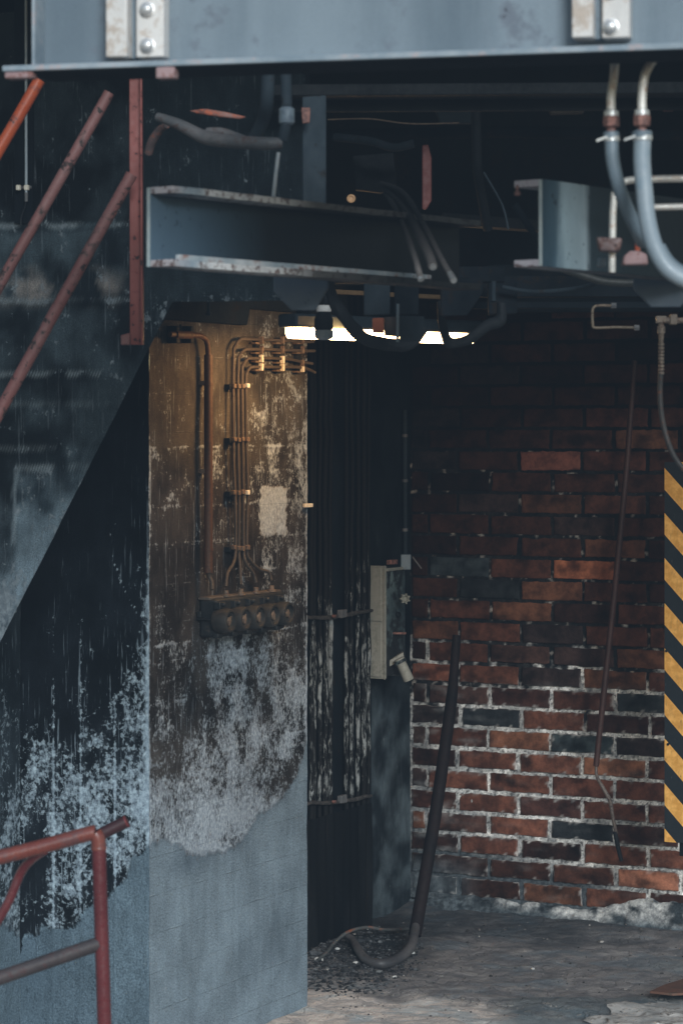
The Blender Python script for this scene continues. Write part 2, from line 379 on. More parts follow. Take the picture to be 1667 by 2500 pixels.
def grid_wall(name, plane, s0, s1, z0, z1, step, fn, mat, parent=None, disp=0.0, keep=None, svals=None, zvals=None):
    """vertical sheet on plane; fn(px,py,s,z)->(base rgb, flake, clean, tint)"""
    ss = svals if svals is not None else list(np.linspace(s0, s1, max(2, int((s1 - s0) / step) + 1)))
    zs = zvals if zvals is not None else list(np.linspace(z0, z1, max(2, int((z1 - z0) / step) + 1)))
    off = parent_loc(parent)
    co, base, mm, uv = [], [], [], []
    for z in zs:
        for t in ss:
            v = plane.pt(t, z); px, py = toPx(v)
            b, fl, cl, ti = fn(px, py, t, z)
            d = fbm(Vector((t * 6, z * 6, 3.1)), 5) * disp if disp else 0
            co.append(v + plane.n * d - off); base.append((b[0], b[1], b[2], 1)); mm.append((fl, cl, ti, 1)); uv.append((t, z))
    nx = len(ss); faces = []
    for j in range(len(zs) - 1):
        for i in range(nx - 1):
            a = j * nx + i; q = (a, a + 1, a + nx + 1, a + nx)
            if keep is None or keep(uv[a], uv[a + nx + 1]): faces.append(q)
    me = bpy.data.meshes.new(name); me.from_pydata([tuple(c) for c in co], [], faces)
    me.update()
    if len(faces) and me.polygons[0].normal.dot(plane.n) < 0: me.flip_normals()
    for nm, data in (('base', base), ('m', mm)):
        at = me.color_attributes.new(nm, 'FLOAT_COLOR', 'POINT')
        at.data.foreach_set('color', np.array(data, dtype=np.float32).ravel())
    l = me.uv_layers.new(name='UVMap')
    li = np.zeros(len(me.loops), dtype=np.int32); me.loops.foreach_get('vertex_index', li)
    l.data.foreach_set('uv', np.array(uv, dtype=np.float32)[li].ravel())
    me.shade_smooth(); me.materials.append(mat)
    o = bpy.data.objects.new(name, me); COL.objects.link(o)
    if parent is not None: o.parent = parent
    return o

def interp(x, pts):
    if x <= pts[0][0]: return pts[0][1]
    for (a, b), (c, d) in zip(pts, pts[1:]):
        if x <= c: return b + (d - b) * (x - a) / (c - a)
    return pts[-1][1]
def clamp(x, a=0., b=1.): return max(a, min(b, x))
def lerp3(a, b, t): return tuple(a[i] + (b[i] - a[i]) * t for i in range(3))


# ================================================================== SETTING
def mat_floor():
    k = NT('worn_concrete_floor'); o = k.co('Object'); so = k.co('Object', (1, 1.3, 1), (0, 0, .35))
    base = k.attr('base').outputs[0]; m = k.n('ShaderNodeSeparateColor', {0: k.attr('m').outputs[0]}).outputs
    a = k.noise(so, 9, 7, .66, .5); b = k.noise(o, 55, 5, .7); g = k.noise(o, 260, 3, .7); big = k.noise(so, 3.2, 4, .6, .6)
    col = k.mix(1.0, base, k.mix(k.ramp(a, .32, .68), (.62, .64, .68), (1.35, 1.30, 1.26)), 'MULTIPLY')
    col = k.mix(k.mth('MULTIPLY', k.ramp(big, .50, .60), .5), col, k.mix(1.0, base, (.72, .95, 1.1), 'MULTIPLY'))
    col = k.mix(1.0, col, k.mix(k.ramp(g, .3, .7), (.80, .80, .80), (1.18, 1.18, 1.17)), 'MULTIPLY')
    t = k.mth('ADD', m[0], k.mth('ADD', k.mth('MULTIPLY', k.mth('SUBTRACT', b, .5), 1.4), k.mth('MULTIPLY', k.mth('SUBTRACT', a, .5), .8)))
    f = k.ramp(t, .46, .56)
    col = k.mix(f, col, k.mix(b, (.26, .25, .24), (.62, .60, .57)))
    cr = k.mth('SUBTRACT', 1.0, k.ramp(k.vor(k.n('ShaderNodeVectorMath', {0: so, 1: k.n('ShaderNodeTexNoise', {'Vector': o, 'Scale': 6.0}).outputs[1]}, operation='ADD').outputs[0], 2.3, 'DISTANCE_TO_EDGE'), .0, .018))
    cr = k.mth('MULTIPLY', cr, k.ramp(a, .38, .5))
    col = k.mix(k.mth('MULTIPLY', cr, .35), col, (.012, .014, .016))
    sp = k.ramp(k.vor(o, 75), .0, .16)
    col = k.mix(k.mth('MULTIPLY', k.mth('SUBTRACT', 1.0, sp), .5), col, (.38, .37, .36))
    k.bump(k.mth('ADD', k.mth('SUBTRACT', k.mth('ADD', a, k.mth('ADD', k.mth('MULTIPLY', g, .5), k.mth('MULTIPLY', b, .5))), k.mth('MULTIPLY', cr, .3)), k.mth('MULTIPLY', f, .5)), 1.0, .03)
    return k.fin(col, .85, 0, .2)
M['floor'] = mat_floor()

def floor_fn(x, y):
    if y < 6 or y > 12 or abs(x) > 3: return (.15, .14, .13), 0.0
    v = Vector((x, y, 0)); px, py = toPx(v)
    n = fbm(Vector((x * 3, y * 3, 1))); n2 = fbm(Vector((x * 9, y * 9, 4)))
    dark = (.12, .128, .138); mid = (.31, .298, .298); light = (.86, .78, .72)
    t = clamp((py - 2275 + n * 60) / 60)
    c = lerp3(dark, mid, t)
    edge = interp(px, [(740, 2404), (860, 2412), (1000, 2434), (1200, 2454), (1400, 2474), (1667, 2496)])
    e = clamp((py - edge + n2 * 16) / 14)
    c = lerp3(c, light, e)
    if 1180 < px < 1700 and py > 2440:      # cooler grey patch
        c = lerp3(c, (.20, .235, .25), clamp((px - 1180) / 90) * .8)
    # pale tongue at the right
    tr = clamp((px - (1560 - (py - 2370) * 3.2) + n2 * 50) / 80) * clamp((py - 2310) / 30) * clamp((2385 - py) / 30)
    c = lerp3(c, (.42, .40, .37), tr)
    # darker around hose and corner
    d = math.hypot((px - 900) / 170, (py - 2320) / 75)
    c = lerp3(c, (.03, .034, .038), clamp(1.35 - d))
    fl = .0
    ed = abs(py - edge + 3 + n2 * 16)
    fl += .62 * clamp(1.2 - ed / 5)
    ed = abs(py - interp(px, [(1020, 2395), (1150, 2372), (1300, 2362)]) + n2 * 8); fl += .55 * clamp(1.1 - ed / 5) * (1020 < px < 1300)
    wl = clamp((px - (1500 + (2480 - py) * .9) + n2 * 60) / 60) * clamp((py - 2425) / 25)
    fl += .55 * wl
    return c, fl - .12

def ground_z(x, y):
    z = fbm(Vector((x * 4, y * 4, 8)), 5) * .010 + fbm(Vector((x * 20, y * 20, 2)), 4) * .005
    px_, py_ = toPx(Vector((x, y, 0))); n2_ = fbm(Vector((x * 9, y * 9, 4)))
    # worn slab edges: three shallow breaks rising towards the wall
    eg = interp(px_, [(740, 2404), (860, 2412), (1000, 2434), (1200, 2454), (1400, 2474), (1667, 2496)])
    z += .009 * clamp(-(py_ - eg + n2_ * 16) / 6)
    z += .005 * clamp(-(py_ - interp(px_, [(900, 2400), (1020, 2395), (1150, 2372), (1300, 2352), (1667, 2330)]) + n2_ * 10) / 5)
    z += .003 * clamp(-(py_ - 2290 - (px_ - 1100) * .04 + n2_ * 14) / 5) * (px_ > 1080)
    d = math.hypot((x - .05), (y - 9.9) * .8); z += .03 * clamp(1 - d / .45)      # debris heap in the corner
    bd = (Vector((x, y, 0)) - BW.q).dot(BW.n)
    if 0 < bd < .25: z += .006 * (1 - bd / .25) * (1 + fbm(Vector((x * 9, y * 9, 5))))
    return z
xs = sorted(set([-200, -60, -20, -8, -4] + [round(v, 4) for v in np.arange(-.6, 1.7, .0125)] + [4, 8, 20, 60, 200]))
ys = sorted(set([-200, -60, -20, -5, 2, 5, 6.5, 7.2] + [round(v, 4) for v in np.arange(7.8, 11.0, .015)] + [12, 14, 20, 60, 200]))
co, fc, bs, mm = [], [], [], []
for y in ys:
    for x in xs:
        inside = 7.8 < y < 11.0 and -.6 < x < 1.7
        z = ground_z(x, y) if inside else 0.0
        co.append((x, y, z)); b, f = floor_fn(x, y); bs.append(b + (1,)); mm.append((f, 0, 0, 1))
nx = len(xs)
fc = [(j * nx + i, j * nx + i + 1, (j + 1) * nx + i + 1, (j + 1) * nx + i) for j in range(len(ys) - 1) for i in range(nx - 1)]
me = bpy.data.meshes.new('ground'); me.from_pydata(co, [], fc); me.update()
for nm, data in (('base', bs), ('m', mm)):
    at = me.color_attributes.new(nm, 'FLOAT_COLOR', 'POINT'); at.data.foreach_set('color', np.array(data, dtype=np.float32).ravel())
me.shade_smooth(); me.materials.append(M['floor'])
g = bpy.data.objects.new('ground', me); COL.objects.link(g); tag(g, 'cracked worn concrete floor with dark patches', 'floor', kind='structure')

# ---- steel deck overhead, out of view, added to block light from above
mb = MB(); mb.box((.5, 8.6, 3.55), Vector((1, -.24, 0)), Vector((.24, 1, 0)), Z, 9, 7.0, .12)
for i in range(5):
    mb.box((.5, 6.0 + i * 1.1, 3.42), Vector((1, -.24, 0)), Vector((.24, 1, 0)), Z, 9, .08, .14)
d = mb.build('added_unseen_deck', M['dark']); tag(d, 'unseen steel deck above, added to block the sky light', 'added_unseen_deck', kind='structure')

# ================================================================== PILLAR
def n3(s, z, k, o=4, ph=0.): return fbm(Vector((s * k, z * k, ph)), o)
def pillar_right(px, py, s, z):
    dark = lerp3((.018, .017, .017), (.052, .047, .044), clamp(.5 + n3(s, z, 5)))
    upper = lerp3((.036, .033, .028), (.080, .072, .060), clamp(.5 + n3(s, z, 5, ph=5) * 1.3))
    upper = lerp3(upper, (.030, .026, .022), clamp(n3(s, z * .7, 11, ph=7) * 2.0 - .35))
    b = lerp3(upper, dark, clamp((py - 1090) / 90))
    if py < 1093: b = lerp3(b, (.07, .062, .052), clamp((640 - px) / 200) * .6)
    fl = interp(py, [(760, .10), (900, .06), (1080, .12), (1092, .16), (1100, .30), (1200, .24), (1300, .18), (1480, .16), (1560, .24), (1640, .36), (1750, .46), (1850, .44), (1950, .62), (2060, .86)])
    fl += .16 * n3(s, z, 9, ph=2)
    # right strip lighter, left strip darker
    if 1085 < py < 1480: fl += .16 * clamp((px - 590) / 80) - .05 * clamp((520 - px) / 80)
    if 770 < py < 1085: fl += .20 * clamp((px - 590) / 60) + .06
    if 1550 < py < 1900: fl += .12 * clamp((px - 480) / 60) - .16 * clamp((470 - px) / 100) - .20 * clamp(1 - math.hypot((px - 480) / 70, (py - 1720) / 110)) 
    if py > 1850: fl += .20 * clamp(1 - math.hypot((px - 560) / 110, (py - 1975) / 80)) - .25 * clamp(1 - math.hypot((px - 690) / 60, (py - 1900) / 90))
    # weathered bluish bloom beneath the socket box
    fl += .24 * clamp(1 - math.hypot((px - 560) / 110, (py - 1600) / 60))
    # pale repaired rectangle
    ex, ey = abs(px - 667), abs(py - 1247)
    pr = clamp((33 - ex + 4 * n3(s, z, 60)) / 3) * clamp((60 - ey + 6 * n3(s, z, 50)) / 4)
    fl = fl + pr * .55
    if pr > .2: b = lerp3(b, (.30, .28, .26), pr)
    for sy, w in ((968, .22), (1090, .50), (1152, .22), (1228, .34), (1316, .34), (1395, .25), (1462, .2), (1552, .42), (1594, .30), (1690, .25), (1830, .22)):
        ly = sy + (550 - px) * (sy - 1060) / 3300. * -1 * -1 + 5 * n3(s, z, 14, ph=8)
        fl += w * clamp(1.1 - abs(py - ly) / 4.5) * (.55 + .9 * n3(s, z, 7, ph=6))
        if w > .3: fl += .10 * clamp(1 - (py - ly) / 26) * (py > ly)
    # chipped edges
    sE = PR.s_at(365); fl += .55 * clamp(1 - abs(s - sE) / .012) * clamp((py - 880) / 300)
    sR = PR.s_at(750); fl += .42 * clamp(1 - abs(s - sR) / .016) * clamp((py - 800) / 300) * clamp((2000 - py) / 200)
    bound = interp(px, [(365, 2062), (400, 2048), (430, 2066), (470, 2092), (540, 2080), (585, 2062), (630, 1990), (690, 1950), (722, 1900), (738, 1850), (752, 1800)])
    cl = .5 + (py - bound + 12 * n3(s, z, 22) + 4 * n3(s, z, 80)) / 120
    ti = 1.0
    # soft darker stain clouds on the clean zone
    ti -= .55 * clamp(1 - math.hypot((px - 660) / 95, (py - 2330) / 140)) * (1 if cl > .5 else 0)
    ti -= .5 * clamp(1 - math.hypot((px - 450) / 90, (py - 2110) / 50)) + .35 * clamp(1 - math.hypot((px - 690) / 20, (py - 2165) / 16))
    ti -= .25 * clamp((py - bound) / -40 + 1) * clamp(1 - (py - bound) / 70)
    ti -= .3 * n3(s, z, 3.5, ph=9)
    if py < 1500: ti = .85
    return b, fl, clamp(cl), clamp(ti)

def pillar_left(px, py, s, z):
    b = lerp3((.003, .005, .007), (.010, .014, .019), clamp(.5 + n3(s, z, 4)))  # black upper part: shade put into the colour, together with grime
    fl = interp(py, [(1200, -.16), (1450, -.04), (1650, .12), (1750, .28), (1850, .42), (1950, .56), (2100, .50), (2300, .4)])
    edge = clamp((px - 285) / 80)
    fl += edge * interp(py, [(1200, .10), (1450, .30), (1550, .42), (1900, .34), (2000, .1)])
    fl -= clamp((130 - px) / 30) * .18
    fl += clamp(1 - abs(px - 85) / 40) * clamp(1 - abs(py - 1860) / 120) * .42
    fl -= clamp(1 - math.hypot((px - 270) / 26, (py - 1930) / 40)) * .2 + clamp(1 - math.hypot((px - 85) / 40, (py - 2080) / 130)) * .45 + clamp(1 - math.hypot((px - 285) / 40, (py - 2150) / 60)) * .3
    fl += .16 * n3(s, z, 8, ph=2)
    sE = PL.s_at(365); fl += .75 * clamp(1 - abs(s - sE) / .012) * clamp((py - 900) / 500)
    for q, w in ((130, 1.0), (197, .7), (281, .9)):
        fl += .55 * w * clamp(1 - abs(px - q) / 2.2) * clamp((py - 1330 - (q == 281) * 330) / 300)
    # thin snaking crack
    cx = interp(py, [(1275, 285), (1300, 270), (1360, 275), (1430, 300), (1500, 335)])
    if 1275 < py < 1500: fl += .62 * clamp(1 - abs(px - cx) / 2.5)
    bound = interp(px, [(0, 2250), (40, 2350), (60, 2290), (105, 2270), (180, 2262), (215, 2220), (270, 2190), (300, 2150), (330, 2090), (365, 2062)])
    cl = .5 + (py - bound + 16 * n3(s, z, 18)) / 120
    ti = .50 - .12 * clamp((150 - px) / 40) + .22 * clamp((px - 255) / 30) - .25 * n3(s, z, 3.5, ph=4)
    if py < bound: ti = 1.0
    return b, fl, clamp(cl), clamp(ti)

def strip_left(px, py, s, z):
    b = lerp3((.012, .018, .023), (.03, .042, .052), clamp(.5 + n3(s, z, 4)))
    fl = interp(py, [(1500, .1), (1700, .2), (1850, .34), (2000, .48), (2200, .5)]) + .15 * n3(s, z, 8)
    cl = .5 + (py - 2290 + (50 - px) * .8) / 120
    return b, fl, clamp(cl), .75

M['pillar'] = mat_wall('sooty_flaking_concrete', fl=(.56, .635, .70), clean=(.225, .29, .34), seam=.116)
M['pillar_side'] = mat_wall('blue_flaking_concrete', fl=(.45, .56, .635), clean=(.17, .24, .29), fscale=70, stretch=.85)
zt = 2.3
sL, sR = PR.s_at(365), PR.s_at(750)
pil = thing('concrete_pillar', tuple(PR.pt(sL, 0)), 'board-marked concrete pillar with grime and painted shade above and flaking whitewash, carrying pipes and a socket box', 'pillar')
grid_wall('front_face', PR, sL, sR, -.03, 2.62, .0065, pillar_right, M['pillar'], pil, .003)
pl0 = PL.s_at(50); pl1 = PL.s_at(365)
grid_wall('side_face', PL, pl0, pl1, -.03, 2.62, .0075, pillar_left, M['pillar_side'], pil, .003)
# back faces to close the block
mb = MB(); a = PR.pt(sR, -.03); b_ = a - V * .55
mb.hexa([a - U * .012 - V * .012, a + U * .02 - V * .012, b_ + U * .02, b_ - U * .012,
         a - U * .012 - V * .012 + Z * 2.6, a + U * .02 - V * .012 + Z * 2.6, b_ + U * .02 + Z * 2.6, b_ - U * .012 + Z * 2.6])
mb.build('back_face', M['dark'], pil)
# neighbouring wall left of the pillar (comes towards us)
q = PL.at(50, 1500); LS = Plane((q.x, q.y), U); LS.n = V
wl = grid_wall('side_wall', LS, -1.6, 0, -.03, 2.62, .012, strip_left, M['pillar_side'], None, .003)
tag(wl, 'narrow blue-stained wall running forward at the far left edge behind the lower handrail', 'wall')

# black steel beam sitting on the pillar head
mb = MB(); p0 = PR.off(.02).at(340, 776); p1 = PR.off(.02).at(590, 776); p2 = PR.off(.02).at(590, 757); p3 = PR.off(.02).at(800, 752)
zb = PR.off(.02).at(360, 776).z; zb2 = PR.off(.02).at(650, 757).z
pr = PR.off(.03); sa, sb, sc_ = PR.s_at(300), PR.s_at(588), PR.s_at(830)
mb.prism([pr.pt(sa, zb), pr.pt(sb - .01, zb), pr.pt(sb + .01, zb2), pr.pt(sc_, zb2), pr.pt(sc_, 2.75), pr.pt(sa, 2.75)], -V * .3)
o = mb.build('cap_beam', M['dark'], None, .004); tag(o, 'black steel beam lying on the head of the concrete pillar', 'beam')
# small hanging bolt in the dark gap
for (a, b2) in ((510, 755), ):
    mb = MB(); p = PR.off(.10).at(a, 730); mb.lathe(p, -Z, [(0, .008), (.012, .008), (.013, .005), (.04, .005), (.041, .009), (.05, .009)], 6)
    o = mb.build('hanging_bolt', M['darkblue']); tag(o, 'small steel bolt hanging in the dark gap above the pillar', 'bolt')

# ================================================================== STAIR WALL
def stair_fn(px, py, s, z):
    n = n3(s, z, 4); nn = n3(s, z, 12, ph=3)
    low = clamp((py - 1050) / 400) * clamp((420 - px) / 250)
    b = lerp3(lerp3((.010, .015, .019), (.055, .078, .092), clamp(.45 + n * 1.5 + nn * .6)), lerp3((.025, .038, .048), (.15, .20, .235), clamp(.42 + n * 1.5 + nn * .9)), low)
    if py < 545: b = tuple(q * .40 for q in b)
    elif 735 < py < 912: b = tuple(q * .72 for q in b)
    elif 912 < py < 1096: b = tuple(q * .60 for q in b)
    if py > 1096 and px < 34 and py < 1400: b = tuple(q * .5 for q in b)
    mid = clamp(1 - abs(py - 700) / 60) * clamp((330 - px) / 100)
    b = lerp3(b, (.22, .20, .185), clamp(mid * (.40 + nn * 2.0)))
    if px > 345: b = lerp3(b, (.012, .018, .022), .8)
    fl = .10 + .24 * nn + .26 * low
    if py < 545: fl -= .02
    if 545 < py < 740 and px < 330: fl += .12 * clamp((py - 620) / 60)
    if px > 350 and py > 640: fl = -.12 + .42 * clamp((py - 690) / 45)
    for sy, x1, w in ((548, 330, .50), (733, 330, .60), (912, 245, .62), (1096, 140, .62), (1140, 240, .5)):
        if px < x1 and not (sy == 1140 and px < 35): fl = max(fl, w * (.85 + nn * .5) * clamp(1.25 - abs(py - sy - 8 * nn) / 6.5))
    if 1096 < py < 1250: fl += .4 * clamp(1 - abs(px - 38) / 4)
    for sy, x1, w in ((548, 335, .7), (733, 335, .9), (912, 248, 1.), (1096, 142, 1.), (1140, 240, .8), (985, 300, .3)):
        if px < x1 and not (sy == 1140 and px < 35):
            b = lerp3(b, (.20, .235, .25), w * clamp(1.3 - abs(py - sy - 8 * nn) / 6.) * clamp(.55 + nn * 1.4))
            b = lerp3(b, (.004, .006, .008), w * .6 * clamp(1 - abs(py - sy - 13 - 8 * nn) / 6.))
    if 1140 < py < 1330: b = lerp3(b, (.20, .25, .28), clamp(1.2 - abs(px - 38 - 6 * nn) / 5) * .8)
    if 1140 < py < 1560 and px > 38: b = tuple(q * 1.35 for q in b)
    # soft line parallel to the soffit
    dx = px - (interp(py, [(740, 330), (1150, 145), (1570, -60)]))
    fl += .24 * clamp(1 - abs(dx) / 6) * clamp((py - 1150) / 100)
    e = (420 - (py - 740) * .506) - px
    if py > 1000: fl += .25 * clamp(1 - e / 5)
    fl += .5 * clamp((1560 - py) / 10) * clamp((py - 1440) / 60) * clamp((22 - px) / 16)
    return b, fl, 0.0, .75
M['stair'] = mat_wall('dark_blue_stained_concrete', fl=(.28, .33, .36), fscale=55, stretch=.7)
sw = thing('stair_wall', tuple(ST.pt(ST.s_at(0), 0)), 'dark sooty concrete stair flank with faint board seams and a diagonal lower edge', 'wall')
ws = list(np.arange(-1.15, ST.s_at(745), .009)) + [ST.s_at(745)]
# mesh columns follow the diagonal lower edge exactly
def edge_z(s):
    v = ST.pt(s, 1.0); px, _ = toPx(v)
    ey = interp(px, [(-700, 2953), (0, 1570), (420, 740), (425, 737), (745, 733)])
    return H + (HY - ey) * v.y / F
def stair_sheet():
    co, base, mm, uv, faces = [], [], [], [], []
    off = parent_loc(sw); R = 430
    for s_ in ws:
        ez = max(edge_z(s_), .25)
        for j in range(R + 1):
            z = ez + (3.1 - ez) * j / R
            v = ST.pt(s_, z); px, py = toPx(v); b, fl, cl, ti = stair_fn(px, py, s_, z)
            co.append(tuple(v - off + ST.n * fbm(Vector((s_ * 6, z * 6, 1)), 4) * .004)); base.append(b + (1,)); mm.append((fl, cl, ti, 1)); uv.append((s_, z))
    for i in range(len(ws) - 1):
        for j in range(R):
            a = i * (R + 1) + j; faces.append((a, a + R + 1, a + R + 2, a + 1))
    me = bpy.data.meshes.new('face'); me.from_pydata(co, [], faces); me.update()
    if me.polygons[0].normal.dot(ST.n) < 0: me.flip_normals()
    for nm, data in (('base', base), ('m', mm)):
        at = me.color_attributes.new(nm, 'FLOAT_COLOR', 'POINT'); at.data.foreach_set('color', np.array(data, dtype=np.float32).ravel())
    l = me.uv_layers.new(name='UVMap'); li = np.zeros(len(me.loops), dtype=np.int32); me.loops.foreach_get('vertex_index', li)
    l.data.foreach_set('uv', np.array(uv, dtype=np.float32)[li].ravel())
    me.shade_smooth(); me.materials.append(M['stair'])
    o = bpy.data.objects.new('face', me); COL.objects.link(o); o.parent = sw
stair_sheet()
mb = MB(); se = [ST.s_at(-700), ST.s_at(420), ST.s_at(745)]; so_ = ST.off(-.006)
pts = [so_.pt(se[0], max(edge_z(se[0]), .25) + .02), so_.pt(se[1] - .004, edge_z(se[1]) + .006), so_.pt(se[2] - .004, edge_z(se[2]) + .004), so_.pt(se[2] - .004, 3.1), so_.pt(se[0], 3.1)]
mb.prism(pts, U * .03); mb.build('core', M['dark'], sw)

# ================================================================== SIDE WALL + BRICK WALL
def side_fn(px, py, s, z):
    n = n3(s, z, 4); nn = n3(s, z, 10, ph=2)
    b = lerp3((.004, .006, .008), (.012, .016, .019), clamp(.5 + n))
    l = clamp((py - 1640) / 120) * clamp((px - 890) / 25)  # paler low down on the right, darker above and towards the risers
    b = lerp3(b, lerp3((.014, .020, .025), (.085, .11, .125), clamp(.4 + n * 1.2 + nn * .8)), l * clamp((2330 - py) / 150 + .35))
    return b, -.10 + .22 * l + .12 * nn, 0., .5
M['recess'] = mat_wall('dark_recess_concrete', fl=(.24, .28, .30), fscale=45, stretch=.8)
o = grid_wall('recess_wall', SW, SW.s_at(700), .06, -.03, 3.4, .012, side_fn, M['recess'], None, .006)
tag(o, 'narrow blue-grey concrete wall between the black risers and the brick wall', 'wall')

bw = thing('brick_wall', tuple(BW.pt(0, 0)), 'red brick wall with dark top, thick white mortar lower down and a crumbling pale footing', 'brick wall')
PITCH, ROW = .2655, .0848
vj = BW.at(1200, 1935); z_ref = vj.z
s_ref = BW.s_at(1195)      # vertical joint of the row just under z_ref+ROW
def dark_tone(px, py):  # brick colour multiplier, darker towards the top and the left end
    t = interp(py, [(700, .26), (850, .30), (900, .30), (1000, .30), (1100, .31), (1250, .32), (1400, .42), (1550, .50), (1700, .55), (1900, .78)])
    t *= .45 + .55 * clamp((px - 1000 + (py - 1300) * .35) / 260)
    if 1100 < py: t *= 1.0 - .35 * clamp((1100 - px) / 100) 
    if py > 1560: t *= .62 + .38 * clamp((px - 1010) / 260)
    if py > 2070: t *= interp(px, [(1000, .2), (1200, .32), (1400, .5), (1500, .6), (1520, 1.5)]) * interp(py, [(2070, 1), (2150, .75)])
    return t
rng = random.Random(5)
bv, bf, bc = [], [], []
nrow0 = int(math.floor((0.10 - z_ref) / ROW)); nrow1 = int((3.2 - z_ref) / ROW) + 1
off = parent_loc(bw)
special = {}
for r in range(nrow0, nrow1):
    z0 = z_ref + r * ROW
    sh = 0.0 if r % 2 == 0 else PITCH / 2
    sh += rng.uniform(-.008, .008)
    for i in range(-7, 12):
        sa = s_ref + sh + i * PITCH; sb = sa + PITCH
        if sb < .01 or sa > 2.6: continue
        sa = max(sa, 0.004)
        if sb - sa < .04: continue
        mid = BW.pt((sa + sb) / 2, z0 + ROW / 2); px, py = toPx(mid)
        j = .0074 + rng.uniform(-.0026, .0026); jz = .0064 + rng.uniform(-.0012, .0014)
        if py < 1560: j -= .0016; jz = .0048
        x0, x1, y0, y1 = sa + j, sb - j * rng.uniform(.7, 1.2), z0 + jz + rng.uniform(-.0015, .0015), z0 + ROW - jz + rng.uniform(-.0015, .0015)
        st = dark_tone(px, py)
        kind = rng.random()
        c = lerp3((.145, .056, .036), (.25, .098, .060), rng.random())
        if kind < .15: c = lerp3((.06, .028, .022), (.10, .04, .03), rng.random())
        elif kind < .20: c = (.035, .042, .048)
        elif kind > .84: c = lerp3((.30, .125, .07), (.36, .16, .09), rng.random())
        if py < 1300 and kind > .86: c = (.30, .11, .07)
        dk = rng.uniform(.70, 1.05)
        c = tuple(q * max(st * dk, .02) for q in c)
        for bx, by, cc in ((1394, 1102, (.17, .065, .045)), (1425, 1414, (.34, .12, .06)), (1120, 1405, (.03, .04, .045)), (1405, 1809, (.035, .048, .052)), (1575, 2140, (.36, .15, .09)), (1580, 1710, (.03, .035, .037)), (1015, 1652, (.20, .075, .045))):
            if abs(px - bx) < 60 and abs(py - by) < 24: c = cc; st = -1
        if rng.random() < .12: c = lerp3(c, (.02, .024, .026), .5)
        proud = .005 + rng.uniform(-.002, .003)
        gx, gy = 24, 10; Lb, Hb = x1 - x0, y1 - y0; us = [0, .0022 / Lb] + list(np.linspace(.006 / Lb, 1 - .006 / Lb, gx - 3)) + [1 - .0022 / Lb, 1]; wsx = [0, .0022 / Hb] + list(np.linspace(.006 / Hb, 1 - .006 / Hb, gy - 3)) + [1 - .0022 / Hb, 1]
        b0 = len(bv)
        for yy in range(gy + 1):
            for xx in range(gx + 1):
                u_, w_ = float(us[xx]), float(wsx[yy])
                sx = x0 + (x1 - x0) * u_; zz = y0 + (y1 - y0) * w_
                # rounded, nibbled outline
                q = Vector((sx * 14, zz * 14, r * .7)); e = Vector((sx * 55, zz * 55, 3))
                sx += noise.noise(q) * .0035 + noise.noise(e) * .0042 * (1 if xx in (0, 1, gx, gx - 1) else .2)
                zz += noise.noise(q + Vector((9, 4, 1))) * .003 + noise.noise(e + Vector((2, 7, 1))) * .0042 * (1 if yy in (0, 1, gy, gy - 1) else .2)
                ex = min(u_, 1 - u_) * (x1 - x0); ey = min(w_, 1 - w_) * (y1 - y0)
                cr = .012
                if ex < cr and ey < cr and (xx in (0, gx)) and (yy in (0, gy)):
                    sx += (1 if xx == 0 else -1) * .006; zz += (1 if yy == 0 else -1) * .006
                em = min(ex, ey)
                dpt = -.010 if (xx in (0, gx) or yy in (0, gy)) else proud - .002 * clamp(1 - em / .006)
                dpt += fbm(Vector((sx * 30, zz * 30, 2)), 4) * .0022
                v = BW.pt(sx, zz) + BW.n * (dpt + fbm(Vector((sx * 2.2, zz * 2.2, 7)), 2) * .004)
                bv.append(tuple(v - off))
                sp = clamp(fbm(Vector((sx * 9, zz * 14, 9)), 4) * 1.8 - .30)     # black burnt blotches
                cc = lerp3(c, tuple(q_ * .28 for q_ in c), sp)
                ppx, ppy = toPx(v)
                wsh = clamp(noise.noise(Vector((sx * 9, zz * 34, 4))) * 2 - .35) * clamp((ppy - 1600) / 80) * (.55 * clamp((1190 - ppx) / 120) + .12)
                cc = lerp3(cc, (.22, .23, .23), wsh)
                sm = clamp((fbm(Vector((sx * 40, zz * 40, 5)), 4) * 1.6 + .45 - em / .006) * 1.5) * clamp((ppy - 1640) / 50) * clamp((ppx - 1000) / 90 + .3)
                cc = lerp3(cc, (.50, .50, .48), sm * .75)
                edge = clamp(1 - em / .004) * clamp((ppy - 1640) / 50)
                cc = lerp3(cc, (.07, .05, .045), edge * .5)
                if ppy > 2085 and ppx < 1180:
                    cc = lerp3(cc, (.09, .115, .13), clamp((1180 - ppx) / 130) * clamp((ppy - 2085) / 40) * .75)
                bc.append(cc + (1,))
        for yy in range(gy):
            for xx in range(gx):
                a = b0 + yy * (gx + 1) + xx; bf.append((a, a + 1, a + gx + 2, a + gx + 1))
me = bpy.data.meshes.new('bricks'); me.from_pydata(bv, [], bf); me.update()
if me.polygons[0].normal.dot(BW.n) < 0: me.flip_normals()
at = me.color_attributes.new('base', 'FLOAT_COLOR', 'POINT'); at.data.foreach_set('color', np.array(bc, dtype=np.float32).ravel())
me.shade_smooth(); me.materials.append(M['grit'])
o = bpy.data.objects.new('bricks', me); COL.objects.link(o); o.parent = bw
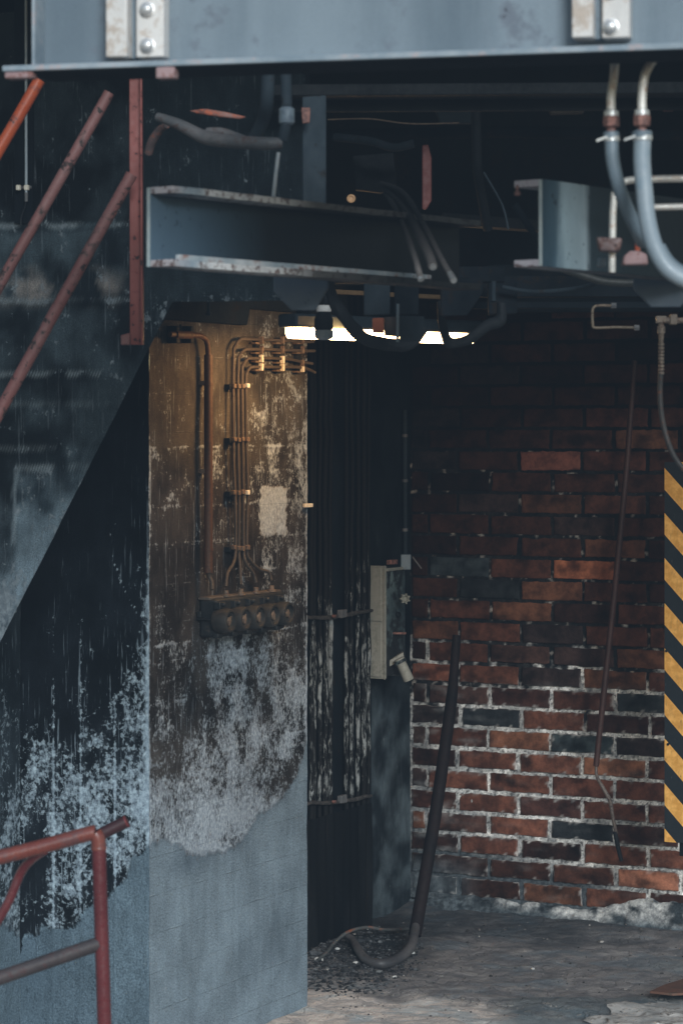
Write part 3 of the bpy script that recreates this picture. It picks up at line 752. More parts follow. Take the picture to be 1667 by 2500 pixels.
def mortar_fn(px, py, s, z):
    line = 1632 - 12 * clamp((px - 1100) / 300) + 150 * n3(s, z, 6) - 90 * clamp(1 - math.hypot((px - 1020) / 60, (py - 1600) / 60))
    w = clamp((py - line) / 70 + n3(s, z, 26, ph=12) * 1.3)
    nn = n3(s, z, 9, ph=6); n4 = n3(s, z, 30, ph=1)
    dark = lerp3((.006, .008, .010), (.018, .018, .018), clamp(.5 + nn))
    dark = tuple(q * interp(py, [(900, .5), (1200, 1.), (1600, 1.5)]) for q in dark)
    if 1100 < py < line: 
        dark = lerp3(dark, (.34, .32, .29), clamp(n4 * 3.2 - 1.25))
    wc = lerp3((.42, .43, .42), (.80, .80, .77), clamp(.5 + nn * 1.5 + n4 * .6)); wc = lerp3(wc, (.10, .10, .10), clamp(n3(s, z, 85, ph=3) * 4 - .9))
    wc = lerp3(wc, (.10, .12, .13), clamp((1190 - px) / 190) * clamp((py - 1700) / 330) * .9)
    if py > 2075: wc = lerp3(wc, (.07, .085, .095), clamp((py - 2075 + (1330 - px) * .25) / 60) * clamp((1560 - px) / 120))
    c = lerp3(dark, wc, w)
    return c, 0, 0, 0
MO = BW.off(-.0015)
grid_wall('mortar', MO, 0, 1.35, .05, 2.7, .0055, mortar_fn, M['mortar'], bw, .003)
grid_wall('backing', BW.off(-.012), -.04, 3.2, -.03, 3.5, .05, lambda px, py, s, z: ((.02, .02, .02), 0, 0, 0), M['mortar'], bw, 0)
# crumbling footing
def foot():
    co, bs, fcs = [], [], []
    ns, nz = 300, 40
    for j in range(nz + 1):
        for i in range(ns + 1):
            s = i / ns * 2.4; w = j / nz; v0 = BW.pt(s, .05); px, _ = toPx(v0)
            top = H + (HY - interp(px, [(1000, 2195), (1130, 2188), (1300, 2205), (1440, 2222), (1500, 2205), (1560, 2190), (1620, 2198), (1700, 2198)])) * v0.y / F
            top += fbm(Vector((s * 16, 1, 2)), 4) * .014
            z = -.02 + (top + .02) * w
            d = .012 + .045 * (1 - w) ** 1.6 + fbm(Vector((s * 12, z * 16, 6)), 5) * .014 * (1 - w * .6)
            if w > .93: d *= (1 - w) / .07
            v = BW.pt(s, z) + BW.n * d; ppx, ppy = toPx(v)
            n = fbm(Vector((s * 11, z * 15, 3)), 5)
            wh = clamp((ppx - 1330) / 90) * clamp(.52 + n * 1.5) + clamp(w * 3 - 1.7) * clamp((ppx - 1120) / 160) * clamp(.5 + n * 2)
            wh *= clamp((w - .28) * 4)
            c = lerp3(lerp3((.035, .045, .052), (.10, .125, .14), clamp(.5 + n * 1.4)), (.46, .47, .46), clamp(wh * .85))
            for sj in (.42, .93, 1.2):
                c = lerp3(c, (.02, .024, .028), clamp(1 - abs(s - sj - .01 * n) / .006) * .8)
            c = lerp3(c, (.03, .035, .037), clamp(1 - w * 4) * .8)
            co.append(tuple(v - off)); bs.append(c + (1,))
    for j in range(nz):
        for i in range(ns):
            a = j * (ns + 1) + i; fcs.append((a, a + 1, a + ns + 2, a + ns + 1))
    me = bpy.data.meshes.new('footing'); me.from_pydata(co, [], fcs); me.update()
    if me.polygons[0].normal.dot(BW.n) < 0: me.flip_normals()
    at = me.color_attributes.new('base', 'FLOAT_COLOR', 'POINT'); at.data.foreach_set('color', np.array(bs, dtype=np.float32).ravel())
    me.shade_smooth(); me.materials.append(M['mortar'])
    o = bpy.data.objects.new('footing', me); COL.objects.link(o); o.parent = bw
foot()

# ================================================================== TOP BEAM
BD = Vector((1, -.24, 0)).normalized(); BN = Vector((-.24, -1, 0)).normalized()   # along, outward (towards us)
def beamP(px, py, o=0.0):       # point on the vertical plane of the front flange edge, pushed o towards us
    pl = Plane((-.578, 5.13), BD); pl.n = BN
    return pl.off(o).at(px, py)
beam = thing('steel_beam', tuple(beamP(18, 190)), 'large pale blue-grey steel girder across the top, bolted brackets on its web', 'beam')
zf = beamP(110, 172).z; A0 = beamP(70, 172, 0); L_ = 2.4
wt = .012
base0 = Vector((A0.x, A0.y, zf))
# bottom flange: toward us from the web 0.065, behind 0.10
mb = MB()
f0 = base0 - BD * .035; f1 = base0 + BD * L_
W2 = .155
mb.prism([f0 + BN * 0.0 - BD * .02, f1, f1 - BN * W2, f0 - BN * W2 + BD * .03], Z * wt)
mb.build('bottom_flange', M['beam_edge'], beam, .002, jit=.0015)
mb = MB(); u0 = f0 - BN * .003 + BD * .004 - Z * .0015
mb.prism([u0, f1 - BN * .003 - Z * .0015, f1 - BN * (W2 - .002) - Z * .0015, u0 - BN * (W2 - .006) + BD * .03], Z * .0012); mb.build('underside_shade', M['dark'], beam)  # black sheet stands in for the shade under the flange
mb = MB(); w0 = base0 + Z * wt - BN * .070
mb.prism([w0, w0 + BD * L_, w0 + BD * L_ - BN * .01, w0 - BN * .01], Z * .30); mb.build('web', M['beam'], beam)
mb = MB(); w1 = w0 + Z * .30
mb.prism([w1 + BN * .07, w1 + BD * L_ + BN * .07, w1 + BD * L_ - BN * .085, w1 - BN * .085], Z * wt); mb.build('top_flange', M['beam'], beam)
mb = MB(); e0 = base0 + Z * wt
mb.prism([e0 - BN * .068 + BD * .003, e0 - BN * .068 + BD * .009, e0 - BN * .01 + BD * .009, e0 - BN * .01 + BD * .003], Z * .298); mb.build('end_plate', M['beam_edge'], beam, .001)
# pink-primed lugs under the flange
for (a, b1, c, d1, nm) in ((16, 190, 88, 206, 'weld_lug'), (385, 172, 432, 200, 'weld_lug')):
    mb = MB(); p = beamP((a + c) / 2, (b1 + d1) / 2, -.012); w = (c - a) / F * p.y; h = (d1 - b1) / F * p.y
    zt_ = zf - .001
    pp = Vector((p.x, p.y, zt_ - h / 2)); mb.box(pp, BD, BN, Z, w, .03, h); mb.build(nm, M['pinkrust'], beam, .003)
# bolted brackets
def bracket(pxl, ybot, bolts):
    """angle bracket: raised strip, groove and bolted plate"""
    h = .30
    pl = beamP(pxl, ybot, -.045); zb = pl.z
    def seg(x0, x1, o, t, nm, par, m):
        a = beamP(x0, ybot, o); b = beamP(x1, ybot, o); a.z = b.z = zb
        mbb = MB(); mbb.prism([a, b, b - BN * t, a - BN * t], Z * h); return mbb.build(nm, m, par, .003)
    pt = seg(pxl, pxl + 52, -.012, .05, 'angle_flange', beam, M['bracket'])
    seg(pxl + 52, pxl + 74, -.045, .02, 'angle_web', beam, M['hose_dark'])
    pt = seg(pxl + 74, pxl + 142, -.030, .038, 'bolted_plate', beam, M['bracket'])
    for bx, by in bolts:
        mb = MB(); p = beamP(bx, by, -.030)
        mb.lathe(p, BN, [(0, .0155), (.003, .0155), (.004, .0125), (.009, .0115), (.0125, .008), (.0135, .002)], 18)
        mb.build('bolt', M['bolt'], beam)
bracket(258, 146, [(360, 24), (361, 112)])
bracket(1394, 99, [(1490, 66), (1490, -22)])

# ================================================================== LOWER CHANNELS
CD = Vector((.60, .80, 0)).normalized(); CN = Vector((.80, -.60, 0)).normalized()
def channel(px, ytop, ybot, Y, side, length, m_web, m_fl, label, lip):
    p0 = P(px, ytop, Y); p1 = P(px, ybot, Y)
    r = thing('steel_channel', tuple(p1), label, 'steel channel', 'steel channels under the girder')
    h = p0.z - p1.z; t = .0065; tf = .0145; fw = .062
    mb = MB(); a = p1; mb.prism([a, a + CD * length, a + CD * length - CN * t * side, a - CN * t * side], Z * h)
    mb.build('web', m_web, r, .001)
    mb = MB(); e_ = a - CD * .0015 - CN * t * side * .5; mb.box(e_ + Z * h * .5, CN, CD, Z, t, .0028, h - .002); mb.build('web_end', mat_paint('pale_sawn_edge', (.28, .33, .34), (.42, .45, .44), (.2, .17, .16), .4, 40) if not bpy.data.materials.get('pale_sawn_edge') else bpy.data.materials['pale_sawn_edge'], r, 0, jit=.001)
    for nm, z0, z1 in (('top_flange', h - tf, h), ('bottom_flange', 0, tf)):
        mb = MB(); a = p1 + Z * z0 + CN * side * .0005
        b = a + CN * side * fw
        n = 26
        vs = []
        for i in range(n + 1):
            w = fbm(Vector((i * .6, z0 * 9, 1)), 3) * .0016
            vs.append((a + CD * length * i / n, b + CD * length * i / n + Z * w + CN * w * side))
        bot = [[mb.bm.verts.new(q) for q in pr_] for pr_ in vs]; top = [[mb.bm.verts.new(q + Z * (z1 - z0)) for q in pr_] for pr_ in vs]
        for i in range(n):
            for f in ((bot[i][0], bot[i + 1][0], bot[i + 1][1], bot[i][1]), (top[i][0], top[i][1], top[i + 1][1], top[i + 1][0]), (bot[i][1], bot[i + 1][1], top[i + 1][1], top[i][1]), (bot[i][0], top[i][0], top[i + 1][0], bot[i + 1][0])):
                mb.bm.faces.new(f)
        mb.bm.faces.new((bot[0][0], bot[0][1], top[0][1], top[0][0])); mb.bm.faces.new((bot[n][0], top[n][0], top[n][1], bot[n][1]))
        mb.build(nm, m_fl, r, .0012)
    if lip:
        mb = MB(); a = p1 + Z * tf + CN * side * .045 + CD * .03
        mb.prism([a, a + CD * length * .8, a + CD * length * .8 + CN * .012, a + CN * .012], Z * .012); mb.build('packing_strip', M['flange_edge'], r, .002, jit=.003)
    return r
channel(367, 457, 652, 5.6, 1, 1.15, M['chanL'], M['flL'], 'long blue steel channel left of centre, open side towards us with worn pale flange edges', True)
channel(1316, 437, 650, 5.5, -1, .9, M['chanR'], M['flR'], 'short blue steel channel end beside the hoses, its web coloured as lit in front and shaded behind', False)
# small details at the right channel
mb = MB(); p = P(1262, 452, 5.53); mb.lathe(p, -Z, [(0, .003), (.012, .003), (.013, .006), (.02, .007), (.022, .003)], 8)
o = mb.build('grease_nipple', M['rust']); tag(o, 'tiny rusty bolt hanging under the top flange of the right channel', 'bolt')

# ================================================================== MACHINERY BEHIND
def plate(name, pts, Y, th, m, label, cat, group=None, bev=.003):
    mb = MB(); mb.prism([P(x, y, Y) for x, y in pts], Vector((0, th, 0)))
    o = mb.build(name, m, None, bev); tag(o, label, cat, group); return o
def pipe(name, pts, r, m, label, cat, group=None, parent=None, smooth=True, wob=0.0, seg=14):
    mb = MB(); q = [P(a, b, c) for a, b, c in pts]
    mb.tube(q, r, seg, smooth, wob=wob); o = mb.build(name, m, parent)
    if parent is None: tag(o, label, cat, group)
    return o

mb = MB()
mb.box(P(1250, 222, 6.9), Vector((1, -.05, 0)), Vector((.05, 1, 0)), Z, 1.25, .1, .030)
mb.box(P(1250, 243, 6.97), Vector((1, -.05, 0)), Vector((.05, 1, 0)), Z, 1.25, .02, .06)
o = mb.build('cross_girder', M['rubber'], None, .003); tag(o, 'dim dark girder crossing the black space just below the big blue beam', 'beam')
plate('hanger_post', [(738, 236), (796, 232), (796, 500), (738, 496)], 6.5, .05, M['darkblue'], 'dark blue-grey flat post standing on the left channel', 'post')
mb = MB(); a = P(900, 300, 9.3)
o = plate('rear_backing', [(600, 60), (2100, 60), (2100, 760), (1230, 762), (1225, 690), (600, 700)], 8.9, .03, M['dark'], 'large black backing panel added behind the dark void under the deck', 'panel')  # added dark backing, keeps sky from leaking into the void
plate('red_bar', [(1030, 354), (1045, 352), (1053, 385), (1053, 490), (1040, 512), (1030, 510)], 7.2, .012, mat_paint('dim_red_bar', (.10, .028, .025), (.14, .04, .034), (.05, .02, .015), .4, 30, .6), 'narrow dim red upright bar with cut corners in the black space', 'bar')
# ring hole
mb = MB(); p = P(857, 485, 7.0); mb.lathe(p, Vector((0, -1, 0)), [(0, .011), (.006, .011), (.007, .0085), (.003, .005), (.002, .004)], 16)
o = mb.build('brass_bush', mat_paint('dull_brass', (.35, .2, .1), (.5, .3, .16), (.2, .1, .05), .4, 60, .5)); tag(o, 'tiny round brass bush above the left channel', 'bush')
# pipes behind left
pipe('conduit_pipe', [(655, 150, 6.2), (652, 240, 6.2), (643, 290, 6.25), (620, 340, 6.3)], .016, M['darkblue'], 'dark pipe dropping from the girder and bending left, behind its neighbour', 'pipe', 'dark pipes under the girder')
cp = pipe('conduit_pipe', [(697, 150, 6.0), (700, 250, 6.0), (699, 300, 6.0), (690, 345, 6.0)], .0125, M['darkblue'], 'dark pipe dropping straight to the grey elbow joint', 'pipe', 'dark pipes under the girder', smooth=False)
mb = MB(); mb.lathe(P(700, 262, 6.0), -Z, [(0, .013), (.004, .018), (.035, .018), (.04, .013)], 14); mb.build('coupling', M['hose_dark'], cp)
M['greyarm'] = mat_paint('dusty_grey_arm', (.07, .075, .08), (.16, .15, .15), (.05, .03, .025), .42, 20, .6)
ar = pipe('branch_pipe', [(385, 285, 6.15), (440, 305, 6.12), (500, 335, 6.1), (560, 345, 6.05), (640, 350, 6.0), (688, 350, 6.0)], [.010, .013, .016, .015, .015, .013], M['greyarm'], 'grey branching pipe running left to right above the left channel', 'pipe')
mb = MB(); mb.tube([P(505, 320, 6.12), P(545, 325, 6.1), P(600, 345, 6.05)], [.008, .012, .012], 12); mb.build('branch', M['greyarm'], ar)
pipe('thin_rod', [(680, 372, 6.0), (674, 420, 6.0), (668, 480, 6.0)], .0045, M['hose'], 'thin pale rod dropping from the grey pipe elbow to the channel', 'rod', smooth=False)
plate('rust_strip', [(462, 270), (500, 265), (545, 272), (602, 285), (585, 290), (530, 284), (480, 276)], 6.3, .01, mat_paint('bright_rust_flake', (.10, .035, .025), (.26, .15, .13), (.24, .06, .03), .46, 45, .8), 'short strip of bright flaking rust above the grey branching pipe', 'rust strip')
pipe('pipe_stub', [(362, 375, 6.5), (372, 345, 6.48), (390, 318, 6.45), (408, 306, 6.42)], [.010, .011, .010, .007], mat_paint('flaky_rust_stub', (.04, .03, .03), (.10, .07, .068), (.14, .045, .026), .44, 45, .8), 'short rust-flaked pipe stub right of the red upright', 'pipe')
# cut cables
def mat_fade(name, c, z0, z1, top):
    k = NT(name); o = k.co('Object'); z = k.n('ShaderNodeSeparateXYZ', {0: o}).outputs[2]
    n = k.noise(o, 60, 5, .65); zz = k.mth('ADD', z, k.mth('MULTIPLY', k.mth('SUBTRACT', n, .5), .06))
    col = k.mix(k.ramp(zz, z0, z1), k.mix(n, tuple(x * .5 for x in c), tuple(x * 1.5 for x in c)), top)
    k.bump(n, .3, .003); return k.fin(col, .65, 0, .25)
M['cutc'] = mat_fade('scuffed_cable_darker_above', (.20, .18, .17), 2.27, 2.42, (.010, .011, .012))  # cable colour runs from pale below to near black above
for k_, (pts, lab) in enumerate((
        ([(940, 470, 6.6), (962, 505, 6.4), (992, 570, 6.1), (1016, 640, 5.9), (1026, 678, 5.88)], 'left of three cut cables hanging over the left channel, pale frayed end'),
        ([(938, 455, 6.6), (982, 500, 6.4), (1016, 560, 6.1), (1046, 620, 5.95), (1056, 650, 5.9)], 'middle of three cut cables, thickest and shortest with a bright bare core'),
        ([(930, 448, 6.6), (985, 472, 6.4), (1035, 550, 6.1), (1076, 630, 5.95), (1106, 682, 5.85)], 'right of three cut cables, longest with a pale metal tip'))):
    rr = (.0065, .0105, .0065)[k_]
    c = pipe('cut_cable', pts, rr, M['cutc'], lab, 'cable', 'cut cables hanging over the left channel')
    e = P(*pts[-1]); d_ = (e - P(*pts[-2])).normalized()
    mb = MB(); mb.tube([e - d_ * (.03 if k_ != 1 else .004), e + d_ * .006], rr * (1.12 if k_ != 1 else .7), 10, False); mb.build('core', M['steel'], c)

# dim clutter under the deck
pipe('ceiling_pipe', [(800, 330, 8.2), (1240, 322, 8.0), (1700, 330, 7.8)], .018, M['dark'], 'black pipe running level near the top of the dark space', 'pipe', smooth=False)
pipe('ceiling_pipe', [(1160, 240, 7.6), (1165, 420, 7.6), (1190, 560, 7.7)], .014, M['rubber'], 'black pipe dropping behind and left of the right channel', 'pipe', smooth=False)
pipe('loose_wire', [(800, 292, 7.4), (900, 290, 7.4), (1000, 302, 7.4), (1120, 300, 7.4)], .0022, M['clipdark'], 'thin stray wire drooping across the dark space', 'wire')
pipe('loose_wire', [(1180, 420, 7.2), (1225, 500, 7.2), (1240, 560, 7.2)], .003, M['darkblue'], 'short dim wire left of the right channel', 'wire')
plate('bracket_plate', [(1060, 262), (1160, 262), (1150, 300), (1075, 300)], 7.8, .04, M['darkblue'], 'dim bracket under the cross girder right of the red bar', 'bracket')
plate('bracket_plate', [(1330, 245), (1430, 240), (1425, 275), (1345, 278)], 7.6, .04, M['cable'], 'dim olive bracket under the cross girder above the right channel', 'bracket')
plate('bracket_plate', [(860, 380), (960, 372), (968, 448), (930, 470), (868, 462)], 7.6, .05, M['rubber'], 'dim lumpy black casting above the cut cables', 'casting')
plate('rust_tab', [(735, 262), (758, 262), (756, 300), (738, 302)], 6.45, .01, M['rust'], 'small rusty tab at the head of the dark post', 'tab')
plate('rust_tab', [(1615, 240), (1645, 240), (1643, 272), (1618, 272)], 7.0, .01, M['rust'], 'small dim rusty tab beside the hoses at the right edge', 'tab')
plate('ledge', [(1080, 518), (1230, 530), (1700, 560), (1700, 590), (1080, 545)], 7.9, .1, M['rubber'], 'dim black ledge running behind the right channel', 'ledge')

plate('web_plate', [(800, 560), (1080, 556), (1075, 668), (800, 668)], 6.9, .03, M['rubber'], 'black plate filling the gap behind the far end of the left channel', 'plate')
plate('joist', [(760, 652), (1230, 650), (1232, 688), (760, 690)], 7.35, .08, M['dark'], 'dim dark joist running level just above the lamp', 'joist')
plate('joist', [(1190, 646), (1700, 640), (1700, 668), (1190, 676)], 8.0, .08, M['dark'], 'black joist running level right of the lamp toward the hoses', 'joist')
for x_, lab in ((1105, 'dim short stud hanging under the joist, between the two black straps'), (1204, 'dim short stud hanging under the joist, above the black block')):
    pipe('hanging_stud', [(x_, 686, 7.3), (x_, 735, 7.3)], .007, M['darkblue'], lab, 'stud', smooth=False)
pipe('control_cable', [(1225, 700, 7.25), (1300, 712, 7.25), (1400, 705, 7.2), (1460, 690, 7.1)], .006, M['darkblue'], 'thin dim cable looping from the black block toward the bent brass tube', 'cable')
pipe('valve_pipe', [(820, 335, 7.5), (905, 345, 7.4), (960, 360, 7.4), (1010, 350, 7.4)], .012, M['darkblue'], 'dim crooked pipe above the dark casting', 'pipe')

# hexagonal hanger plates
M['gusset'] = mat_paint('blue_grey_gusset', (.085, .115, .150), (.12, .155, .195), (.05, .065, .08), .38, 10, .6)
hexL = [(668, 676), (802, 676), (802, 703), (770, 757), (712, 757), (668, 712)]
plate('gusset_plate', hexL, 6.25, .012, M['gusset'], 'dark blue tapered gusset plate below the left channel', 'plate', 'tapered gusset plates')
plate('gusset_plate', [(1545, 672), (1700, 672), (1700, 705), (1660, 750), (1588, 750), (1545, 705)], 6.1, .012, M['gusset'], 'dark blue tapered gusset plate below the hose loop at the right edge', 'plate', 'tapered gusset plates')
# connector with white band
cn = thing('cable_connector', tuple(P(790, 828, 7.4)), 'black round connector with a white band hanging in front of the lit lamp', 'connector')
mb = MB(); mb.lathe(P(790, 745, 7.4), -Z, [(0, .016), (.002, .021), (.018, .021), (.019, .018), (.020, .018)], 20); mb.build('band', mat_paint('white_plastic_band', (.8, .8, .78), (.85, .85, .83), (.6, .6, .58), .3, 40), cn)
mb = MB(); mb.lathe(P(790, 762, 7.4), -Z, [(0, .019), (.01, .022), (.02, .026), (.045, .0265), (.05, .024)], 20); mb.build('body', M['rubber'], cn)
mb = MB(); mb.lathe(P(791, 806, 7.4), -Z, [(0, .0245), (.004, .0265), (.020, .0255), (.025, .020), (.027, .012)], 20); mb.build('lower_ring', M['hose'], cn)
pipe('connector_rod', [(795, 700, 7.4), (795, 745, 7.4)], .006, M['rubber'], '', '', parent=None, smooth=False)
bpy.data.objects['connector_rod'].parent = cn; bpy.data.objects['connector_rod'].location = -Vector(cn.location); bpy.data.objects['connector_rod'].name = 'stem'

def strap(pts, w, label):
    mb = MB(); q = [P(a, b, c) for a, b, c in pts]; mb.tube(q, [x_ for x_ in w], 10); o = mb.build('rubber_strap', M['rubber'], None, 0, jit=.004); tag(o, label, 'strap', 'black straps sagging before the lamp')
strap([(800, 680, 7.0), (812, 725, 7.05), (845, 780, 7.1), (890, 826, 7.15), (955, 842, 7.2), (1000, 838, 7.2), (1035, 800, 7.2)], [.014, .017, .018, .017, .019, .018, .014], 'longer black strap sagging before the lamp, left of the hanging junction block')
strap([(1074, 735, 7.3), (1078, 790, 7.3), (1095, 835, 7.3), (1140, 830, 7.3), (1190, 795, 7.3), (1220, 780, 7.3), (1225, 740, 7.3)], [.010, .011, .014, .014, .016, .017, .012], 'shorter black strap at the right end of the lamp')
pt_ = plate('hanger_plate', [(888, 690), (952, 690), (952, 768), (888, 770)], 6.9, .015, M['darkblue'], 'dim square plate hanging before the lamp, left of its pair', 'plate', 'square plates hanging before the lamp')
plate('hanger_plate', [(962, 690), (1022, 690), (1022, 768), (962, 768)], 6.95, .015, M['dark'], 'dim square plate hanging before the lamp, right of its pair', 'plate', 'square plates hanging before the lamp')
jb = thing('junction_block', tuple(P(975, 830, 6.85)), 'dark hanging junction block with an orange-red square before the lamp', 'junction block')
mb = MB(); mb.prism([P(938, 773, 6.85), P(978, 773, 6.85), P(978, 822, 6.85), P(938, 818, 6.85)], Vector((0, .05, 0))); mb.build('body', mat_paint('brown_black_block', (.03, .022, .02), (.05, .035, .03)), jb, .003)
mb = MB(); mb.prism([P(976, 770, 6.83), P(1036, 772, 6.83), P(1032, 815, 6.83), P(1020, 832, 6.83), P(976, 832, 6.83)], Vector((0, .05, 0))); mb.build('cover', M['darkblue'], jb, .003)
mb = MB(); mb.prism([P(909, 776, 6.84), P(937, 776, 6.84), P(937, 813, 6.84), P(909, 812, 6.84)], Vector((0, .03, 0))); mb.build('red_square', mat_paint('orange_red_square', (.30, .075, .03), (.4, .11, .05)), jb, .002)
mb = MB(); mb.tube([P(971, 742, 6.8), P(970, 835, 6.8)], .004, 8, False); mb.build('rod', M['hose_dark'], jb)
plate('dark_bracket', [(1075, 676), (1178, 676), (1178, 715), (1140, 770), (1075, 772)], 7.1, .02, M['dark'], 'black angled bracket above the right end of the lamp', 'bracket')
plate('dark_block', [(1192, 690), (1262, 690), (1262, 765), (1192, 768)], 7.3, .05, M['dark'], 'black block hanging right of the lamp', 'block')
mb = MB(); mb.box(P(1480, 700, 7.6), Vector((1, 0, 0)), Vector((0, 1, 0)), Z, .9, .06, .06); mb.box(P(1480, 745, 7.62), Vector((1, 0, 0)), Vector((0, 1, 0)), Z, .9, .03, .02)
o = mb.build('cross_rail', M['dark'], None, .003); tag(o, 'black horizontal rail right of the lamp above the thin bent pipe', 'rail')
pipe('sagging_cable', [(1370, 655, 6.6), (1420, 672, 6.6), (1480, 688, 6.6), (1560, 690, 6.6), (1640, 680, 6.6)], .010, mat_paint('braided_dark_sleeve', (.03, .034, .032), (.055, .055, .05), (.02, .018, .015), .42, 90), 'dim braided cable sagging below the right channel', 'cable')
pipe('sagging_cable', [(1255, 500, 6.0), (1285, 545, 6.0), (1320, 600, 6.0)], .008, M['dark'], 'dim cable slanting behind the right channel flanges', 'cable')

# ================================================================== LAMP
lx0, lx1 = P(706, 800, 8.15), P(1150, 810, 8.7)
ld = (lx1 - lx0); ld.z = 0; ll = ld.length; ld.normalize(); ln = Vector((ld.y, -ld.x, 0))  # right-front normal
if ln.y > 0: ln = -ln
lamp = thing('strip_lamp', tuple((lx0 + lx1) / 2), 'long lit strip lamp glowing white below a dark housing', 'lamp')
zl = lx0.z
mb = MB()
prof = [(0.0, .012), (.010, .019), (.035, .024), (ll - .035, .024), (ll - .010, .019), (ll, .012)]
vs = []
for d_, hw in prof:
    c = lx0 + ld * d_; c.z = zl - .014
    ring = []
    for (a, b) in ((-1, .018), (1, .018), (1, -.004), (.55, -.018), (-.55, -.018), (-1, -.004)):
        ring.append(mb.bm.verts.new(c + ln * a * hw * 1.4 + Z * b * (.75 + .25 * hw / .024)))
    vs.append(ring)
for a, b in zip(vs, vs[1:]):
    for j in range(6): mb.bm.faces.new((a[j], a[(j + 1) % 6], b[(j + 1) % 6], b[j]))
mb.bm.faces.new(vs[0]); mb.bm.faces.new(vs[-1][::-1])
df = mb.build('diffuser', M['lamp'], lamp)
for q in (.060, .098):
    mb = MB(); c = lx0 + ld * q + ln * .0335; c.z = zl - .008
    mb.box(c, ld, ln, Z, .017, .004, .026); mb.build('tube_holder', M['tube_end'], lamp, .004)
mb = MB(); c = (lx0 + lx1) / 2; c.z = zl + .022
mb.box(c, ld, ln, Z, ll + .02, .085, .042); mb.build('housing', M['darkblue'], lamp, .008)
mb = MB(); c = lx0 + ld * .06; c.z = zl + .060
mb.box(c, ld, ln, Z, .04, .03, .034); mb.build('hook', M['dark'], lamp, .004)
woody = mat_paint('ochre_dusty_tray', (.20, .12, .06), (.30, .19, .10), (.10, .05, .03), .4, 40)
mb = MB(); c = (lx0 + lx1) / 2 + ld * .02 - ln * .02; c.z = zl + .118
mb.box(c, ld, ln, Z, ll * .9, .03, .014); o = mb.build('cable_tray', woody, None, .002); tag(o, 'thin ochre tray just above the lit lamp housing', 'cable tray')
# warm light thrown by the lit lamp
la = bpy.data.lights.new('lamp_glow', 'AREA'); la.shape = 'RECTANGLE'; la.size = ll * .22; la.size_y = .04; la.color = (1, .52, .18); la.energy = 5.4
lo = bpy.data.objects.new('lamp_glow', la); COL.objects.link(lo)
c = lx0 + ld * .22 + ln * .065; c.z = zl - .03; lo.location = c
tgt = PR.at(560, 1000)
lo.rotation_euler = (tgt - c).to_track_quat('-Z', 'Y').to_euler()

# ================================================================== PILLAR FITTINGS
def onp(px, py, o): return PR.off(o).at(px, py)
rc = thing('rust_conduit', tuple(onp(509, 1400, .03)), 'rust-brown vertical conduit on the pillar, elbowing left at its top', 'conduit')
mb = MB(); mb.tube([onp(509, 866, .03), onp(509, 1398, .03)], .0135, 16, False); mb.build('pipe', M['rustpipe'], rc)
mb = MB(); mb.tube([onp(415, 816, .035), onp(470, 818, .033), onp(492, 821, .032), onp(505, 834, .03), onp(509, 866, .03)], .0085, 12); mb.build('elbow', M['rustpipe'], rc)
for yy in (935, 1338):
    mb = MB(); mb.lathe(onp(509, yy, .03), -Z, [(0, .0155), (.008, .0155)], 16); o = mb.build('collar', M['rustpipe'], rc)
mb = MB(); mb.tube([onp(428, 817, .035), onp(466, 818, .034)], .0125, 14, False); mb.build('coupling', M['rustpipe'], rc)
for xx in (424, 459):
    mb = MB(); c = onp(xx, 817, .018); mb.box(c, U, V, Z, .022, .034, .052); mb.build('clamp', M['rubber'], rc, .003)
for xx, yy in ((441, 800), ):
    mb = MB(); mb.lathe(onp(xx, yy + 8, .035), Z, [(0, .003), (.02, .003)], 8); mb.build('screw', M['rubber'], rc)
for yy in (935, 1150):
    mb = MB(); c = onp(497, yy, .012); mb.box(c, U, V, Z, .03, .024, .014); mb.build('saddle', M['clipdark'], rc, .002)
pipe_ = MB(); pipe_.tube([onp(508, 1396, .03), onp(512, 1408, .03), onp(518, 1422, .04), onp(518, 1440, .045)], .006, 10); pipe_.build('tail_cable', M['cable'], rc)

cab = [
    [(765, 834), (700, 832), (600, 828), (583, 832), (573, 848), (570, 875), (570, 1100), (574, 1200), (575, 1338), (570, 1375), (556, 1400), (552, 1432)],
    [(767, 857), (700, 855), (610, 853), (594, 857), (584, 870), (581, 895), (581, 1100), (584, 1200), (583, 1338), (586, 1380), (588, 1428)],
    [(762, 888), (735, 883), (690, 876), (615, 875), (602, 879), (594, 892), (591, 915), (592, 1100), (594, 1200), (595, 1338), (600, 1372), (618, 1398), (625, 1422)],
    [(769, 909), (740, 898), (690, 897), (620, 896), (609, 900), (603, 912), (601, 935), (602, 1100), (605, 1200), (603, 1338), (612, 1368), (634, 1390), (655, 1396), (663, 1416)]]
cl_lab = ['outermost dusty cable clipped on the pillar, leftmost riser and topmost run', 'second dusty cable clipped on the pillar, counted from the left riser',
          'third dusty cable clipped on the pillar, sagging at its right end', 'innermost dusty cable clipped on the pillar, lowest run bending to the last socket']
for i, c in enumerate(cab):
    of = .026
    pts = [onp(x, y, of if y < 1345 else of + (y - 1345) / 90 * .02) for x, y in c]
    mb = MB(); mb.tube(pts, .0053, 10, True, steps=5, wob=.0015); o = mb.build('clipped_cable', M['cable']); tag(o, cl_lab[i], 'cable', 'cables clipped on the pillar')
